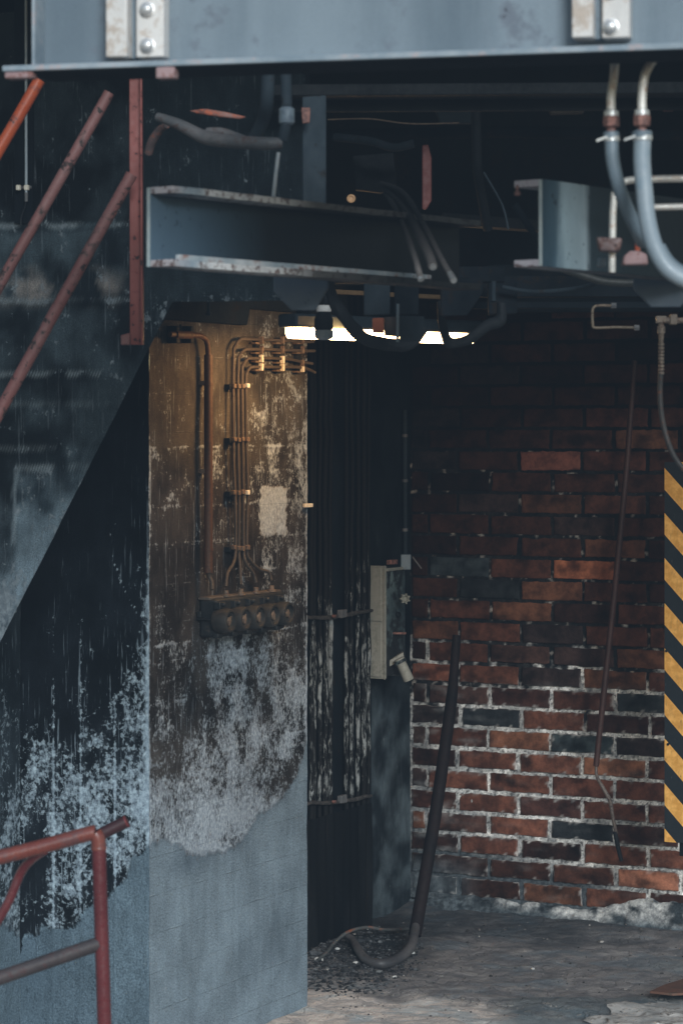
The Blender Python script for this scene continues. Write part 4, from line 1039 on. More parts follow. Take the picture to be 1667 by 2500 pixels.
# vertical-run clamps
for yy, pale in ((942, True), (1073, False), (1203, True), (1338, False)):
    cm = thing('cable_clamp', tuple(onp(586, yy, .0)), {942: 'topmost clamp on the cable risers, with a pale end block', 1073: 'second clamp from the top on the cable risers, brown', 1203: 'third clamp on the cable risers, pale block beside the repaired patch', 1338: 'lowest clamp on the cable risers above the cable fan'}[yy], 'clamp', 'clamps on the cable risers')
    mb = MB(); mb.box(onp(583, yy, .012), U, V, Z, .115, .010, .011); mb.build('rail', M['clipdark'], cm, .001)
    for xx in (571, 582, 592, 603):
        mb = MB(); mb.box(onp(xx, yy + random.uniform(-2, 2), .028), U, V, Z, .016, .014, .014); mb.build('clip', M['clip'] if (pale and xx == 603) else M['clipdark'], cm, .002, jit=.003)
    mb = MB(); mb.box(onp(560, yy + 3, .012), U, V, Z, .03, .022, .017); mb.build('anchor', M['rubber'], cm, .002)
# horizontal-run clamps
for xi, xx in enumerate((638, 689, 738)):
    hr = thing('cable_hanger', tuple(onp(xx, 915, 0)), ('left', 'middle', 'right')[xi] + ' of three upright hangers holding the four horizontal cables', 'clamp', 'upright hangers on the horizontal cables')
    mb = MB(); mb.box(onp(xx - 12, 868, .009), U, V, Z, .028, .014, .115); mb.build('rail', M['rubber'], hr, .001)
    for yi, yy in enumerate((830, 854, 875, 896)):
        yo = [0, 0, (0, 3, 12)[xi], (0, 1, 4)[xi]][yi]
        mb = MB(); mb.box(onp(xx, yy + yo, .030), U, V, Z, .009, .015, .024); mb.build('clip', M['clip'] if (yi > 1 and not (xi == 2 and yi == 2)) else M['clipdark'], hr, .002, jit=.002)
        mb = MB(); mb.box(onp(xx - 14, yy + yo + 8, .016), U, V, Z, .03, .02, .006); mb.build('screw', M['clipdark'], hr, .001)
# edge clip
mb = MB(); mb.box(onp(752, 1234, .012), U, V, Z, .055, .012, .013); o = mb.build('edge_clip', M['clip'], None, .002); tag(o, 'small pale clip sticking out of the pillar edge beside the dark recess', 'clip')

# socket box
sx0 = PR.s_at(484); sx1 = PR.off(.062).s_at(694)
zc = onp(560, 1500, .04).z
def pp(s, o, z): return PR.pt(s, z) + V * o
zA, zB = onp(483, 1462, 0).z, onp(483, 1556, 0).z
sb_ = thing('socket_box', tuple(pp((sx0 + sx1) / 2, 0, zB)), 'black five-socket switch box on the pillar under the cable fan', 'socket box')
D = .062
mb = MB(); a = pp(sx0, .004, zB); b = pp(sx1, .004, zB)
mb.prism([a, b, b + V * D, a + V * D], Z * (zA - zB)); mb.build('body', M['bakelite'], sb_, .008)
mb = MB(); a = pp(sx0 - .006, .002, zA - .004); b = pp(sx1 + .01, .002, zA - .004)
mb.prism([a, b, b + V * (D * .7), a + V * (D * .7)], Z * .010); mb.build('lid', mat_paint('dusty_box_lid', (.05, .042, .036), (.10, .082, .068), (.14, .11, .08), .4, 40, .6), sb_, .003)
mb = MB(); mb.box(pp(sx0 - .008, D * .45, (zA + zB) / 2 - .002), U, V, Z, .02, .05, .006); mb.box(pp(sx0 - .008, D * .2, (zA + zB) / 2 + .012), U, V, Z, .02, .014, .020); mb.build('latch', M['bakelite'], sb_, .002)
for i in range(5):
    sc0 = PR.off(.105).s_at((560, 597, 632, 667, 702)[i])
    p = pp(sc0, D - .002, (zA + zB) / 2 - .006 )
    ax = V
    so = MB(); so.lathe(p, ax, [(0, .036), (.010, .039), (.044, .0375), (.052, .035), (.053, .029), (.046, .028), (.042, .018), (.036, .012), (.036, .003)], 28)
    sk = so.build('socket', M['socket'], sb_)
    mb = MB(); mb.lathe(p + ax * .036, ax, [(0, .013), (.010, .013), (.013, .009)], 6)
    mb.box(p + ax * .047, (Z + U * (.4 - .2 * i)).normalized(), ax, U, .030, .006, .007); mb.build('knob', M['clipdark'], sk, .001)
    mb = MB(); mb.box(p + ax * .010 + Z * .046 - U * .004, U, ax, Z, .024, .022, .022); mb.lathe(p + ax * .016 + Z * .050, ax, [(0, .008), (.014, .007), (.016, .003)], 10); mb.build('hinge', M['bakelite'], sb_, .002)
    mb = MB(); mb.box(p + ax * .004 - Z * .047, U, ax, Z, .030, .02, .016); mb.build('catch', M['bakelite'], sb_, .003)
for xx in (552, 588, 625, 663):
    mb = MB(); p = onp(xx, 1440, .046); p.z = zA + .002; mb.lathe(p, Z, [(0, .014), (.007, .014), (.008, .009), (.020, .008)], 12); mb.build('gland', M['clipdark'], sb_)

# ================================================================== RISERS IN THE RECESS
RS = SW.off(.09)
M['cutd'] = mat_paint('sooty_band', (.018, .017, .017), (.05, .045, .042), (.10, .09, .085), .40, 60, .8)
xsr = [(758, .0078), (770, .0085), (783, .0085), (795, .0085), (807, .0078), (842, .0070), (859, .0085), (872, .0085), (885, .0085), (897, .0070)]
ordn = ['first', 'second', 'third', 'fourth', 'fifth', 'sixth', 'seventh', 'eighth', 'ninth', 'tenth']
for i, (xx, r) in enumerate(xsr):
    t = RS.s_at(xx + random.uniform(-3, 3)); r *= random.uniform(.75, 1.2); zb0 = .38 + .05 * random.random()
    mb = MB(); mb.tube([RS.pt(t, .12 + .1 * random.random()), RS.pt(t, .9), RS.pt(t, 1.5), RS.pt(t, 2.45)], r * 1.08, 10, False, wob=.006)
    o = mb.build('riser_pipe', M['flaky']); tag(o, ordn[i] + ' from the pillar of the black risers with flaking whitewash', 'pipe', 'flaking risers in the dark recess')
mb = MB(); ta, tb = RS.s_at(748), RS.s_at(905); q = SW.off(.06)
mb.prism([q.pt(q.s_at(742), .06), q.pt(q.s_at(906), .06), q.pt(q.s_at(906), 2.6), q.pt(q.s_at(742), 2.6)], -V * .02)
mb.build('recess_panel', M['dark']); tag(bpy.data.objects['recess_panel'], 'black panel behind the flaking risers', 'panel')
# lower black shroud
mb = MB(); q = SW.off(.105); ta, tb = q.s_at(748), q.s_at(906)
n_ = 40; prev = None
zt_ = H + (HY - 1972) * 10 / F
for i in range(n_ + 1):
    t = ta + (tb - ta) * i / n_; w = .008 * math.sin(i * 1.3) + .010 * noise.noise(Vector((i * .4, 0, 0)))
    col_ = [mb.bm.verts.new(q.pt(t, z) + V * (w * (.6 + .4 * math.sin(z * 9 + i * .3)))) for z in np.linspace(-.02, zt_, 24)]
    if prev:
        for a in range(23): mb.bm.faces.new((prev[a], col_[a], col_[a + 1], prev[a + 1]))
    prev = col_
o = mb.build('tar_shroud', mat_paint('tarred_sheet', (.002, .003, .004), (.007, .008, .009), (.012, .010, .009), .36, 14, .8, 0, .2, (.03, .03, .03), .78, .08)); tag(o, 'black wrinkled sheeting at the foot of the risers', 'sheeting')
for yy, lab in ((1502, 'upper clamp band across the flaking risers beside the grey cabinet'), (1955, 'lower sagging clamp band across the flaking risers')):
    cb = thing('riser_clamp', tuple(RS.off(.02).at(800, yy)), lab, 'clamp band', 'clamp bands on the risers')
    q = RS.off(.016)
    mb = MB(); mb.tube([q.at(748, yy + 6), q.at(830, yy + 2), q.at(908, yy - 12)], .0075, 8, jit if False else True, wob=.004); mb.build('band', M['cutd'], cb, jit=.006)
    mb = MB(); mb.box(q.off(.008).at(835, yy - 4), U, V, Z, .045, .02, .030); mb.build('lug', M['greyarm'], cb, .003, jit=.003)
    mb = MB(); mb.lathe(q.off(.010).at(812, yy + 2), V, [(0, .006), (.012, .006)], 6); mb.build('bolt', M['rust'], cb)

# thin conduit right of the recess
q = SW.off(.02)
tc = pipe('thin_conduit', [(988, 1000, 10.62), (989, 1380, 10.62)], .009, M['darkblue'], 'thin dark conduit in the corner left of the bricks', 'conduit', smooth=False)
for yy in (1060, 1170, 1290):
    mb = MB(); mb.lathe(P(988, yy, 10.62), -Z, [(0, .012), (.012, .012)], 12); mb.build('clamp', M['greyarm'], tc)

# grey cabinet
SB = SW.off(.0); sc0 = SB.off(.06).s_at(899)
cab0 = thing('switch_cabinet', tuple(SB.pt(sc0, H + (HY - 1655) * 10.25 / F)), 'tall narrow beige-grey switch cabinet beside the risers, two panels and a bared teal side', 'switch cabinet')
Yc = SB.pt(sc0, 0).y
def cb(a, b_, z0, z1, d0, d1, nm, m, par=None, bev=.002):   # a..b along U from the near end, d out of the wall
    mbb = MB(); p = SB.pt(sc0 + a, z0)
    mbb.prism([p + V * d0, p + U * (b_ - a) + V * d0, p + U * (b_ - a) + V * d1, p + V * d1], Z * (z1 - z0)); return mbb.build(nm, m, par or cab0, bev)
zc0 = H + (HY - 1655) * Yc / F; zc1 = H + (HY - 1380) * Yc / F; zm = H + (HY - 1517) * Yc / F
x_l, x_r = P(899, 0, Yc), P(938, 0, Yc)
dd = (938 - 899) / F * Yc / V.x
off0 = ((899 - CX) / F * Yc - SB.pt(sc0, 0).x) / V.x * .98
cb(0, .022, zc0, zc1, off0, off0 + dd, 'casing', M['cover'], None, .003)
cb(-.006, -.0005, zm + .004, zc1 - .008, off0 + .003, off0 + dd - .010, 'upper_panel', M['cover'])
cb(-.006, -.0005, zc0 + .008, zm - .004, off0 + .003, off0 + dd - .010, 'lower_panel', M['cover'])
cb(-.004, .004, zc0 - .002, zc1 + .002, off0 + dd - .001, off0 + dd + .004, 'edge_trim', M['cover'])
cb(.023, .20, zc0 + .01, zc1 - .01, off0 - .01, off0 + dd - .006, 'side_plate', M['teal'])
cb(.023, .20, zc1 - .022, zc1 - .010, off0 + dd - .005, off0 + dd + .004, 'top_rail', M['cover'])
cb(.06, .12, zc1 + .002, zc1 + .02, off0 + dd * .7, off0 + dd, 'terminal', M['rust'])
def cabP(px, py, dy=0.0): return P(px, py, Yc + .06 + dy)
for (x_, y_, r_) in ((951, 1468, .014), (957, 1490, .013), (948, 1505, .012), (968, 1500, .011)):
    mb = MB(); mb.lathe(cabP(x_, y_), Vector((.5, -.8, 0)), [(0, r_), (.014, r_), (.016, r_ * .7), (.012, r_ * .5)], 14); mb.build('gland', M['rubber'], cab0)
mb = MB()
ax = Vector((.35, -.93, 0)).normalized(); c = cabP(984, 1461, -.05)
mb.lathe(c, ax, [(0, .013), (.012, .016), (.022, .016), (.024, .013), (.014, .009), (.012, .003)], 18)
sx = ax.cross(Z).normalized()
for k_ in range(7):
    a = 2 * math.pi * k_ / 7; d_ = sx * math.cos(a) + Z * math.sin(a)
    mb.box(c + ax * .017 + d_ * .017, d_, ax, d_.cross(ax), .007, .014, .006)
mb.build('handwheel', M['cover'], cab0, .001)
mb = MB(); mb.box(P(990, 1372, 10.35), Vector((1, 0, 0)), Vector((0, 1, 0)), Z, .040, .03, .060); mb.build('terminal_box', M['hose_dark'], cab0, .003)
mb = MB(); mb.tube([P(1007, 1360, 10.33), P(1028, 1388, 10.3)], .003, 8, False); mb.build('lever', M['greyarm'], cab0)
mb = MB(); mb.box(cabP(975, 1546, -.03), Vector((1, 0, .0)), Vector((0, 1, 0)), Z, .05, .012, .008); mb.build('pin', M['rust'], cab0, .001)
mb = MB(); mb.prism([cabP(941, 1618, -.06), cabP(984, 1592, -.06), cabP(986, 1607, -.06), cabP(941, 1634, -.06)], Vector((0, .05, 0))); mb.build('tilted_bracket', M['cover'], cab0, .002)
ax = (P(996, 1660, Yc) - P(972, 1606, Yc)).normalized()
mb = MB(); mb.lathe(cabP(974, 1608, -.08), ax, [(0, .020), (.018, .023), (.020, .019), (.026, .0195), (.088, .0215), (.092, .019)], 18); mb.build('plug', M['cover'], cab0)
for k_ in range(6):
    a = k_ * math.pi / 3; sx = ax.cross(Vector((0, 1, 0))).normalized(); sy = ax.cross(sx); 
mb = MB(); mb.lathe(cabP(975, 1611, -.08), ax, [(0, .024), (.012, .0245)], 10); mb.build('plug_ring', M['teal'], cab0)
mb = MB(); mb.box(cabP(960, 1648, -.02), Vector((1, 0, 0)), Vector((0, 1, 0)), Z, .05, .01, .005); mb.build('bottom_rail', M['teal'], cab0, .001)

# ================================================================== LEANING PIPE, HOSE, ROD
lp = pipe('leaning_pipe', [(1114, 1552, 10.25), (1107, 1650, 10.2), (1100, 1720, 10.15), (1062, 1990, 9.95), (1012, 2284, 9.74)], [.016, .018, .022, .0235, .0235], M['darkred'], 'thick dark red-brown pipe leaning from the floor against the brick wall', 'pipe')
bpy.data.objects[lp.name]
def lay(px, py, r, up=0.0):     # a point whose foot rests on the floor under that direction
    Y = 9.5
    for _ in range(12):
        x = (px - CX) / F * Y; Y = (H - ground_z(x, Y) - r - up) * F / (py - HY)
    return (px, py, Y)
pipe('floor_hose', [(1014, 2262, 9.74), lay(1002, 2312, .018, .02), lay(968, 2343, .018), lay(930, 2353, .018), lay(897, 2345, .017), lay(876, 2322, .015, .01), lay(862, 2296, .013, .02), lay(848, 2284, .011, .03)], [.016, .018, .0185, .018, .017, .016, .013, .011], M['greyarm'] if False else mat_paint('dull_grey_hose', (.035, .036, .04), (.085, .08, .08), (.03, .028, .027), .42, 14, .5), 'thick dull hose looping on the floor from the foot of the leaning pipe', 'hose')
pipe('floor_cable', [lay(995, 2268, .006, .01), lay(940, 2270, .006, .03), lay(895, 2264, .006, .05), lay(850, 2275, .006, .05), lay(818, 2300, .006, .03), lay(798, 2325, .006, .01), lay(775, 2345, .006)], .0062, mat_paint('grey_floor_cable', (.04, .045, .046), (.075, .08, .08)), 'thin cable arching over the floor rubble left of the leaning pipe', 'cable')
rod = pipe('thin_rod', [(1548, 880, 10.05), (1530, 1130, 10.08), (1500, 1440, 10.12), (1454, 1870, 10.15)], [.0105, .011, .0115, .0115], mat_paint('dark_red_rod', (.030, .014, .012), (.065, .025, .019), (.02, .012, .01), .4, 20, .5), 'thin dark red tube hanging slanted across the brick wall', 'rod', smooth=False)
mb = MB(); mb.tube([P(1454, 1868, 10.15), P(1456, 1895, 10.14), P(1472, 1925, 10.12), P(1488, 1955, 10.12), P(1494, 1990, 10.12), P(1503, 2035, 10.12)], [.006, .006, .0075, .008, .007, .007], 10); mb.build('bent_cable', mat_paint('brown_grey_cable', (.10, .075, .06), (.17, .14, .12), (.03, .02, .02), .45, 40), rod)
mb = MB(); mb.tube([P(1500, 2030, 10.12), P(1508, 2070, 10.12), P(1516, 2102, 10.12)], [.009, .0085, .007], 10); mb.build('tip', M['rubber'], rod)

# ================================================================== HAZARD BOARD
HB = Plane(tuple(P(1621, 1000, 9.6))[:2], V); hz = thing('hazard_board', tuple(HB.pt(0, H + (HY - 2060) * 9.6 / F)), 'tall yellow and black striped hazard board at the right edge', 'hazard board')
zh0 = H + (HY - 2055) * 9.6 / F; zh1 = H + (HY - 1128) * 9.6 / F
co = [HB.pt(0, zh0), HB.pt(.26, zh0), HB.pt(.26, zh1), HB.pt(0, zh1)]
me = bpy.data.meshes.new('board'); th = U * .012; off = parent_loc(hz)
me.from_pydata([tuple(c - off) for c in co] + [tuple(c + th - off) for c in co], [], [(0, 1, 2, 3), (7, 6, 5, 4), (4, 5, 1, 0), (5, 6, 2, 1), (6, 7, 3, 2), (7, 4, 0, 3)])
l = me.uv_layers.new(name='UVMap'); uvs = [(0, zh0), (.26, zh0), (.26, zh1), (0, zh1)] * 2
PH = -.043
for lp_ in me.loops: l.data[lp_.index].uv = (uvs[lp_.vertex_index][0], uvs[lp_.vertex_index][1] + PH)
me.materials.append(M['hazard']); o = bpy.data.objects.new('board', me); COL.objects.link(o); o.parent = hz
for bx, by in ((1626, 1589), (1630, 1817)):
    mb = MB(); mb.lathe(HB.off(.0).at(bx, by), -U, [(0, .005), (.004, .005), (.005, .003)], 10); mb.build('screw', M['rubber'], hz)
mb = MB(); p = HB.at(1655, 2054); mb.prism([HB.pt(.05, zh0 - .05) + U * .016, HB.pt(.075, zh0 - .05) + U * .016, HB.pt(.075, zh1) + U * .016, HB.pt(.05, zh1) + U * .016], U * .02); mb.build('support_bar', M['dark'], hz, .002)
mb = MB(); mb.prism([HB.pt(.05, 0) + U * .02, HB.pt(.075, 0) + U * .02, HB.pt(.075, zh0) + U * .02, HB.pt(.05, zh0) + U * .02], U * .012); 
mb.bm.free()

# ================================================================== HOSES AT RIGHT
def hoseset(name, feed, nut, hosepts, rh, mh, label, clampx):
    r = thing(name, tuple(P(*hosepts[-1])), label, 'hose', 'hydraulic hoses hanging from the girder')
    mb = MB(); mb.tube([P(*q) for q in feed], [.0085] * len(feed), 12); mb.build('feed_pipe', M['cream'], r)
    x, y, Y = nut; e = 1 / F * Y
    mb = MB(); mb.lathe(P(x, y - 22, Y), -Z, [(0, .010), (.003, .014), (.012, .014), (.013, .012)], 12); mb.build('ferrule', M['steel'], r)
    mb = MB(); mb.lathe(P(x, y - 8, Y), -Z, [(0, .0135), (.002, .0155), (.020, .0155), (.022, .0135), (.023, .008), (.040, .008)], 6); mb.build('nut', M['rust'], r)
    mb = MB(); mb.lathe(P(x, y + 32, Y), -Z, [(0, rh * .95), (.002, rh * 1.15), (.012, rh * 1.15), (.014, rh * .95)], 18); mb.build('collar', M['hose_dark'], r)
    mb = MB(); mb.tube([P(*q) for q in hosepts], rh, 18); mb.build('tube', mh, r)
    mb = MB(); mb.lathe(P(x + 1, y + 42, Y), -Z, [(0, rh * 1.02), (.001, rh * 1.14), (.010, rh * 1.14), (.011, rh * 1.02)], 18)
    p = P(clampx, y + 49, Y - .01); mb.box(p, Vector((1, -.2, .35)), Vector((0, 1, 0)), Z, .022, .006, .005); mb.build('clamp', M['steel'], r, .0005)
hoseset('hydraulic_hose', [(1500, 120, 5.08), (1498, 180, 5.08), (1491, 230, 5.08), (1491, 268, 5.08)], (1491, 290, 5.08),
        [(1492, 322, 5.08), (1494, 385, 5.08), (1508, 450, 5.09), (1530, 510, 5.12), (1556, 565, 5.15), (1566, 590, 5.2)], .0135, M['hose_dark'], 'left hydraulic hose, darker and thinner, curving behind its pale neighbour', 1468)
hoseset('hydraulic_hose', [(1640, 118, 5.05), (1600, 140, 5.02), (1575, 178, 5.0), (1567, 225, 5.0), (1566, 268, 5.0)], (1566, 288, 5.0),
        [(1568, 320, 5.0), (1566, 390, 5.0), (1572, 470, 5.0), (1580, 540, 5.0), (1600, 610, 5.0), (1636, 662, 5.0), (1700, 690, 5.0), (1800, 690, 5.0)], .0165, M['hose'], 'right hydraulic hose, pale blue-grey and thick, looping out at the right edge', 1536)
pipe('rear_hose', [(1610, 600, 5.25), (1635, 640, 5.25), (1680, 668, 5.25), (1760, 680, 5.25)], .011, M['hose_dark'], 'darker hose hidden behind the loop of the pale hose', 'hose')
r_ = pipe('cream_pipe', [(1519, 447, 5.4), (1535, 440, 5.4), (1600, 437, 5.4), (1760, 434, 5.4)], .0075, M['cream'], 'upper of two pale horizontal pipes at the right edge', 'pipe', 'pale horizontal pipes')
r_ = pipe('cream_pipe', [(1592, 506, 5.4), (1680, 504, 5.4), (1760, 503, 5.4)], .0068, M['cream'], 'lower of two pale horizontal pipes at the right edge', 'pipe', 'pale horizontal pipes', smooth=False)
rr = pipe('clamped_rod', [(1499, 470, 5.35), (1495, 520, 5.35), (1493, 665, 5.35)], .0070, M['cream'], 'pale upright rod held in a rusty clamp beside the right channel', 'rod', smooth=False)
mb = MB(); mb.prism([P(1456, 578, 5.32), P(1521, 580, 5.32), P(1512, 614, 5.32), P(1464, 612, 5.32)], Vector((0, .04, 0))); mb.build('clamp', M['grey_pipe'], rr, .004, jit=.004)
mb = MB(); mb.prism([P(1462, 628, 5.40), P(1480, 628, 5.40), P(1480, 650, 5.40), P(1460, 650, 5.40)], Vector((0, .03, 0))); mb.build('lug', M['hose_dark'], rr, .002)
v2 = thing('valve_clamp', tuple(P(1548, 648, 5.36)), 'rusty mauve clamp block with an orange stud between the hoses', 'clamp')
mb = MB(); mb.prism([P(1520, 646, 5.36), P(1582, 646, 5.36), P(1578, 622, 5.36), P(1560, 612, 5.36), P(1540, 612, 5.36), P(1524, 624, 5.36)], Vector((0, .035, 0))); mb.build('block', M['pinkrust'], v2, .004, jit=.004)
mb = MB(); mb.tube([P(1555, 612, 5.37), P(1555, 580, 5.37)], .0055, 8, False); mb.build('stud', M['orange'], v2)

# thin bent pipe + fitting + beaded hose
mbp = pipe('bent_tube', [(1500, 746, 6.9), (1462, 746, 6.9), (1450, 749, 6.9), (1445, 760, 6.9), (1446, 790, 6.9), (1452, 800, 6.9), (1500, 799, 6.9), (1560, 800, 6.9)], .0038, mat_paint('dull_brass_tube', (.14, .11, .08), (.22, .17, .12), (.06, .04, .03), .45, 60, .5, .2), 'thin brass tube bent in a U below the right channel', 'tube')
for x_, y_ in ((1497, 746), (1553, 800)):
    mb = MB(); mb.lathe(P(x_ - 6, y_, 6.9), Vector((1, 0, 0)), [(0, .008), (.013, .008)], 6); mb.build('nut', M['greyarm'], mbp)
M['brownhose'] = mat_paint('brown_black_hose', (.035, .034, .034), (.06, .052, .048))
tf = thing('drop_hose', tuple(P(1667, 1140, 6.7)), 'thin dark hose with beaded spring collar dropping past the hazard board', 'hose')
brass = mat_paint('rusty_tee', (.20, .16, .13), (.34, .28, .23), (.09, .05, .035), .45, 60, .5, .2)
mb = MB(); mb.tube([P(1600, 782, 6.7), P(1680, 782, 6.7)], .008, 10, False); mb.box(P(1612, 780, 6.7), Vector((1, 0, 0)), Vector((0, 1, 0)), Z, .026, .022, .018); mb.box(P(1642, 780, 6.7), Vector((1, 0, 0)), Vector((0, 1, 0)), Z, .018, .026, .026); mb.build('tee_fitting', brass, tf, .002)
mb = MB(); mb.lathe(P(1613, 788, 6.7), -Z, [(0, .007), (.008, .007), (.009, .010), (.026, .010), (.027, .007), (.05, .006)], 10)
prof = []
for k_ in range(9): prof += [(.05 + k_ * .009, .0052), (.052 + k_ * .009, .0078), (.057 + k_ * .009, .0078), (.058 + k_ * .009, .0052)]
mb.lathe(P(1613, 788, 6.7), -Z, prof, 10); mb.build('spring_collar', brass, tf)
mb = MB(); mb.tube([P(1612, 905, 6.7), P(1610, 960, 6.7), P(1615, 1020, 6.7), P(1630, 1080, 6.7), P(1655, 1130, 6.7), P(1700, 1175, 6.7)], .0068, 12); mb.build('tube', M['brownhose'], tf)

# ================================================================== RAILINGS
ra = thing('stair_railing', tuple(P(333, 840, 6.6)), 'red-painted rusty pipe railing climbing beside the dark stair wall', 'railing')
def rail(nm, a, b, r, m, par): 
    mb = MB(); mb.tube([P(*a), P(*b)], r, 18, False, wob=.0012); return mb.build(nm, m, par)
rail('handrail', (-260, 811, 6.5), (98, 195, 6.5), .0150, M['orange'], ra)
rail('middle_rail', (-260, 1154, 6.6), (268, 225, 6.6), .0138, M['red_pink'], ra)
rail('lower_rail', (-260, 1472, 6.55), (322, 425, 6.55), .0150, M['red_pink'], ra)
mb = MB(); c0 = P(332, 215, 6.62); c1 = P(335, 842, 6.62); mb.prism([c0 + Vector((-.0165, 0, .06)), c0 + Vector((.0165, 0, .06)), c1 + Vector((.0165, 0, .0)), c1 + Vector((-.0165, 0, 0))], Vector((0, .012, 0)))
mb.prism([c0 + Vector((.0110, -.022, .06)), c0 + Vector((.0165, -.022, .06)), c1 + Vector((.0165, -.022, 0)), c1 + Vector((.0110, -.022, 0))], Vector((0, .022, 0)))
mb.build('post', M['red'] if False else mat_paint('red_pink_post', (.17, .040, .032), (.23, .060, .050), (.07, .022, .018), .42, 14, .55, 0, .4, (.025, .012, .012), .63), ra, .0015, jit=.002)
mb = MB(); mb.prism([P(295, 818, 6.6), P(318, 812, 6.6), P(318, 842, 6.6), P(295, 842, 6.6)], Vector((0, .03, 0))); mb.build('foot_plate', M['red_pink'], ra, .003)

rb = thing('lower_handrail', tuple(P(262, 2700, 5.9)), 'glossy dark red pipe handrail at the lower left with a grey lower rail', 'railing')
M['red_gloss'] = mat_paint('glossy_red_oxide', (.085, .017, .020), (.14, .030, .031), (.045, .016, .018), .40, 20, .26, 0, .5, (.03, .012, .012), .75, .5)
M['red_top'] = mat_paint('worn_red_top_rail', (.11, .027, .023), (.19, .052, .036), (.075, .03, .028), .45, 20, .28, 0, 1, (.04, .015, .015), .72, .5)
Yb = 5.9
mb = MB(); mb.tube([P(-400, 2193, Yb), P(60, 2078, Yb), P(215, 2036, Yb), P(232, 2036, Yb), P(240, 2050, Yb), P(242, 2075, Yb)], [.0168, .0168, .0168, .0165, .0165, .0165], 20, True, steps=5); mb.build('handrail', M['red_top'], rb)
mb = MB(); mb.tube([P(242, 2070, Yb), P(246, 2200, Yb), P(262, 2700, Yb)], .0158, 20, False); mb.build('post', M['red_gloss'], rb)
mb = MB(); mb.lathe(P(242, 2068, Yb), -Z, [(0, .0168), (.003, .0178), (.006, .0168)], 20); mb.build('weld_ring', M['red_top'], rb)
mb = MB(); mb.tube([P(-400, 2525, Yb), P(245, 2303, Yb)], .0162, 20, False); mb.build('lower_rail', mat_paint('grey_brown_rail', (.035, .028, .030), (.062, .050, .050), (.04, .02, .02), .42, 30, .5), rb)
mb = MB(); mb.tube([P(-30, 2290, Yb + .05), P(20, 2205, Yb + .05), P(52, 2130, Yb + .05), P(78, 2098, Yb + .03), P(110, 2075, Yb)], .0105, 16); mb.build('brace', M['red_gloss'], rb)
st = thing('pipe_stub', tuple(P(250, 2030, 6.6)), 'dark red pipe stub poking out behind the top of the lower handrail', 'pipe')
mb = MB(); mb.tube([P(228, 2046, 6.5), P(308, 2006, 6.5)], .0150, 20, False); mb.build('tube', mat_paint('dark_red_stub', (.022, .008, .010), (.04, .012, .014), (.02, .01, .01)), st)
mb = MB(); ax_ = (P(308, 2006, 6.5) - P(228, 2046, 6.5)).normalized(); mb.lathe(P(307, 2006.5, 6.5), ax_, [(0, .0158), (.004, .0158), (.005, .013)], 20); mb.build('end_cap', M['red_gloss'], st)

# thin conduit at top left
q = ST.off(.03)
wc = thing('wall_conduit', tuple(q.at(65, 510)), 'thin upright conduit with a white clamp at the top left of the stair wall', 'conduit')
mb = MB(); mb.tube([q.at(64, -60), q.at(65, 470)], .0042, 10, False); mb.build('tube', M['hose'], wc)
mb = MB(); mb.tube([q.at(65, 465), q.at(63, 500), q.at(53, 530), q.at(52, 552)], .0022, 8); mb.build('wire', M['rubber'], wc)
mb = MB(); mb.lathe(q.at(65, 470), -Z, [(0, .0052), (.025, .0048)], 10); mb.build('sleeve', M['greyarm'], wc)
for xx, w in ((46, .011), (66, .012)):
    mb = MB(); mb.box(q.at(xx, 458), V, U, Z, w, .012, .015); mb.build('clamp', M['clip'], wc, .002)
mb = MB(); mb.box(ST.off(.012).at(60, 458), V, U, Z, .05, .012, .008); mb.build('clamp_rail', M['greyarm'], wc, .001)
mb = MB(); mb.prism([ST.off(.004).at(40, -80), ST.off(.004).at(84, -80), ST.off(.004).at(84, 545), ST.off(.004).at(40, 545)], -U * .008); mb.build('backing_strip', M['dark'], wc)

# ================================================================== RUBBLE
def stones(name, n, rect, size, cols, label, cat, kind, gsel=None, seed=3):
    rg = random.Random(seed); vs, fs, cs = [], [], []
    bmx = bmesh.new(); bmesh.ops.create_icosphere(bmx, subdivisions=1, radius=1); bvv = [v.co.copy() for v in bmx.verts]; bff = [[v.index for v in f.verts] for f in bmx.faces]; bmx.free()
    k = 0
    while k < n:
        px = rg.uniform(rect[0], rect[2]); py = rg.uniform(rect[1], rect[3])
        if gsel and rg.random() > gsel(px, py): continue
        Y = H * F / (py - HY); x = (px - CX) / F * Y
        zb = ground_z(x, Y)
        r = size * math.exp(rg.gauss(0, .45)); rot = Matrix.Rotation(rg.uniform(0, 6), 3, Vector((rg.gauss(0, 1), rg.gauss(0, 1), rg.gauss(0, 1))).normalized())
        sc = Vector((rg.uniform(.7, 1.4), rg.uniform(.6, 1.1), rg.uniform(.45, .8))); c = rg.choice(cols); f_ = rg.uniform(.6, 1.25)
        b0 = len(vs)
        for v in bvv:
            q_ = rot @ (v * rg.uniform(.78, 1.15)); vs.append((x + q_.x * sc.x * r, Y + q_.y * sc.y * r, zb + r * .3 + q_.z * sc.z * r)); cs.append((c[0] * f_, c[1] * f_, c[2] * f_, 1))
        fs += [[b0 + i for i in f] for f in bff]; k += 1
    me = bpy.data.meshes.new(name); me.from_pydata(vs, [], fs); me.update()
    at = me.color_attributes.new('base', 'FLOAT_COLOR', 'POINT'); at.data.foreach_set('color', np.array(cs, dtype=np.float32).ravel())
    me.materials.append(M['rubble']); o = bpy.data.objects.new(name, me); COL.objects.link(o); tag(o, label, cat, kind=kind)
def near(px, py):
    return clamp(1.5 - math.hypot((px - 850) / 130, (py - 2350) / 60))
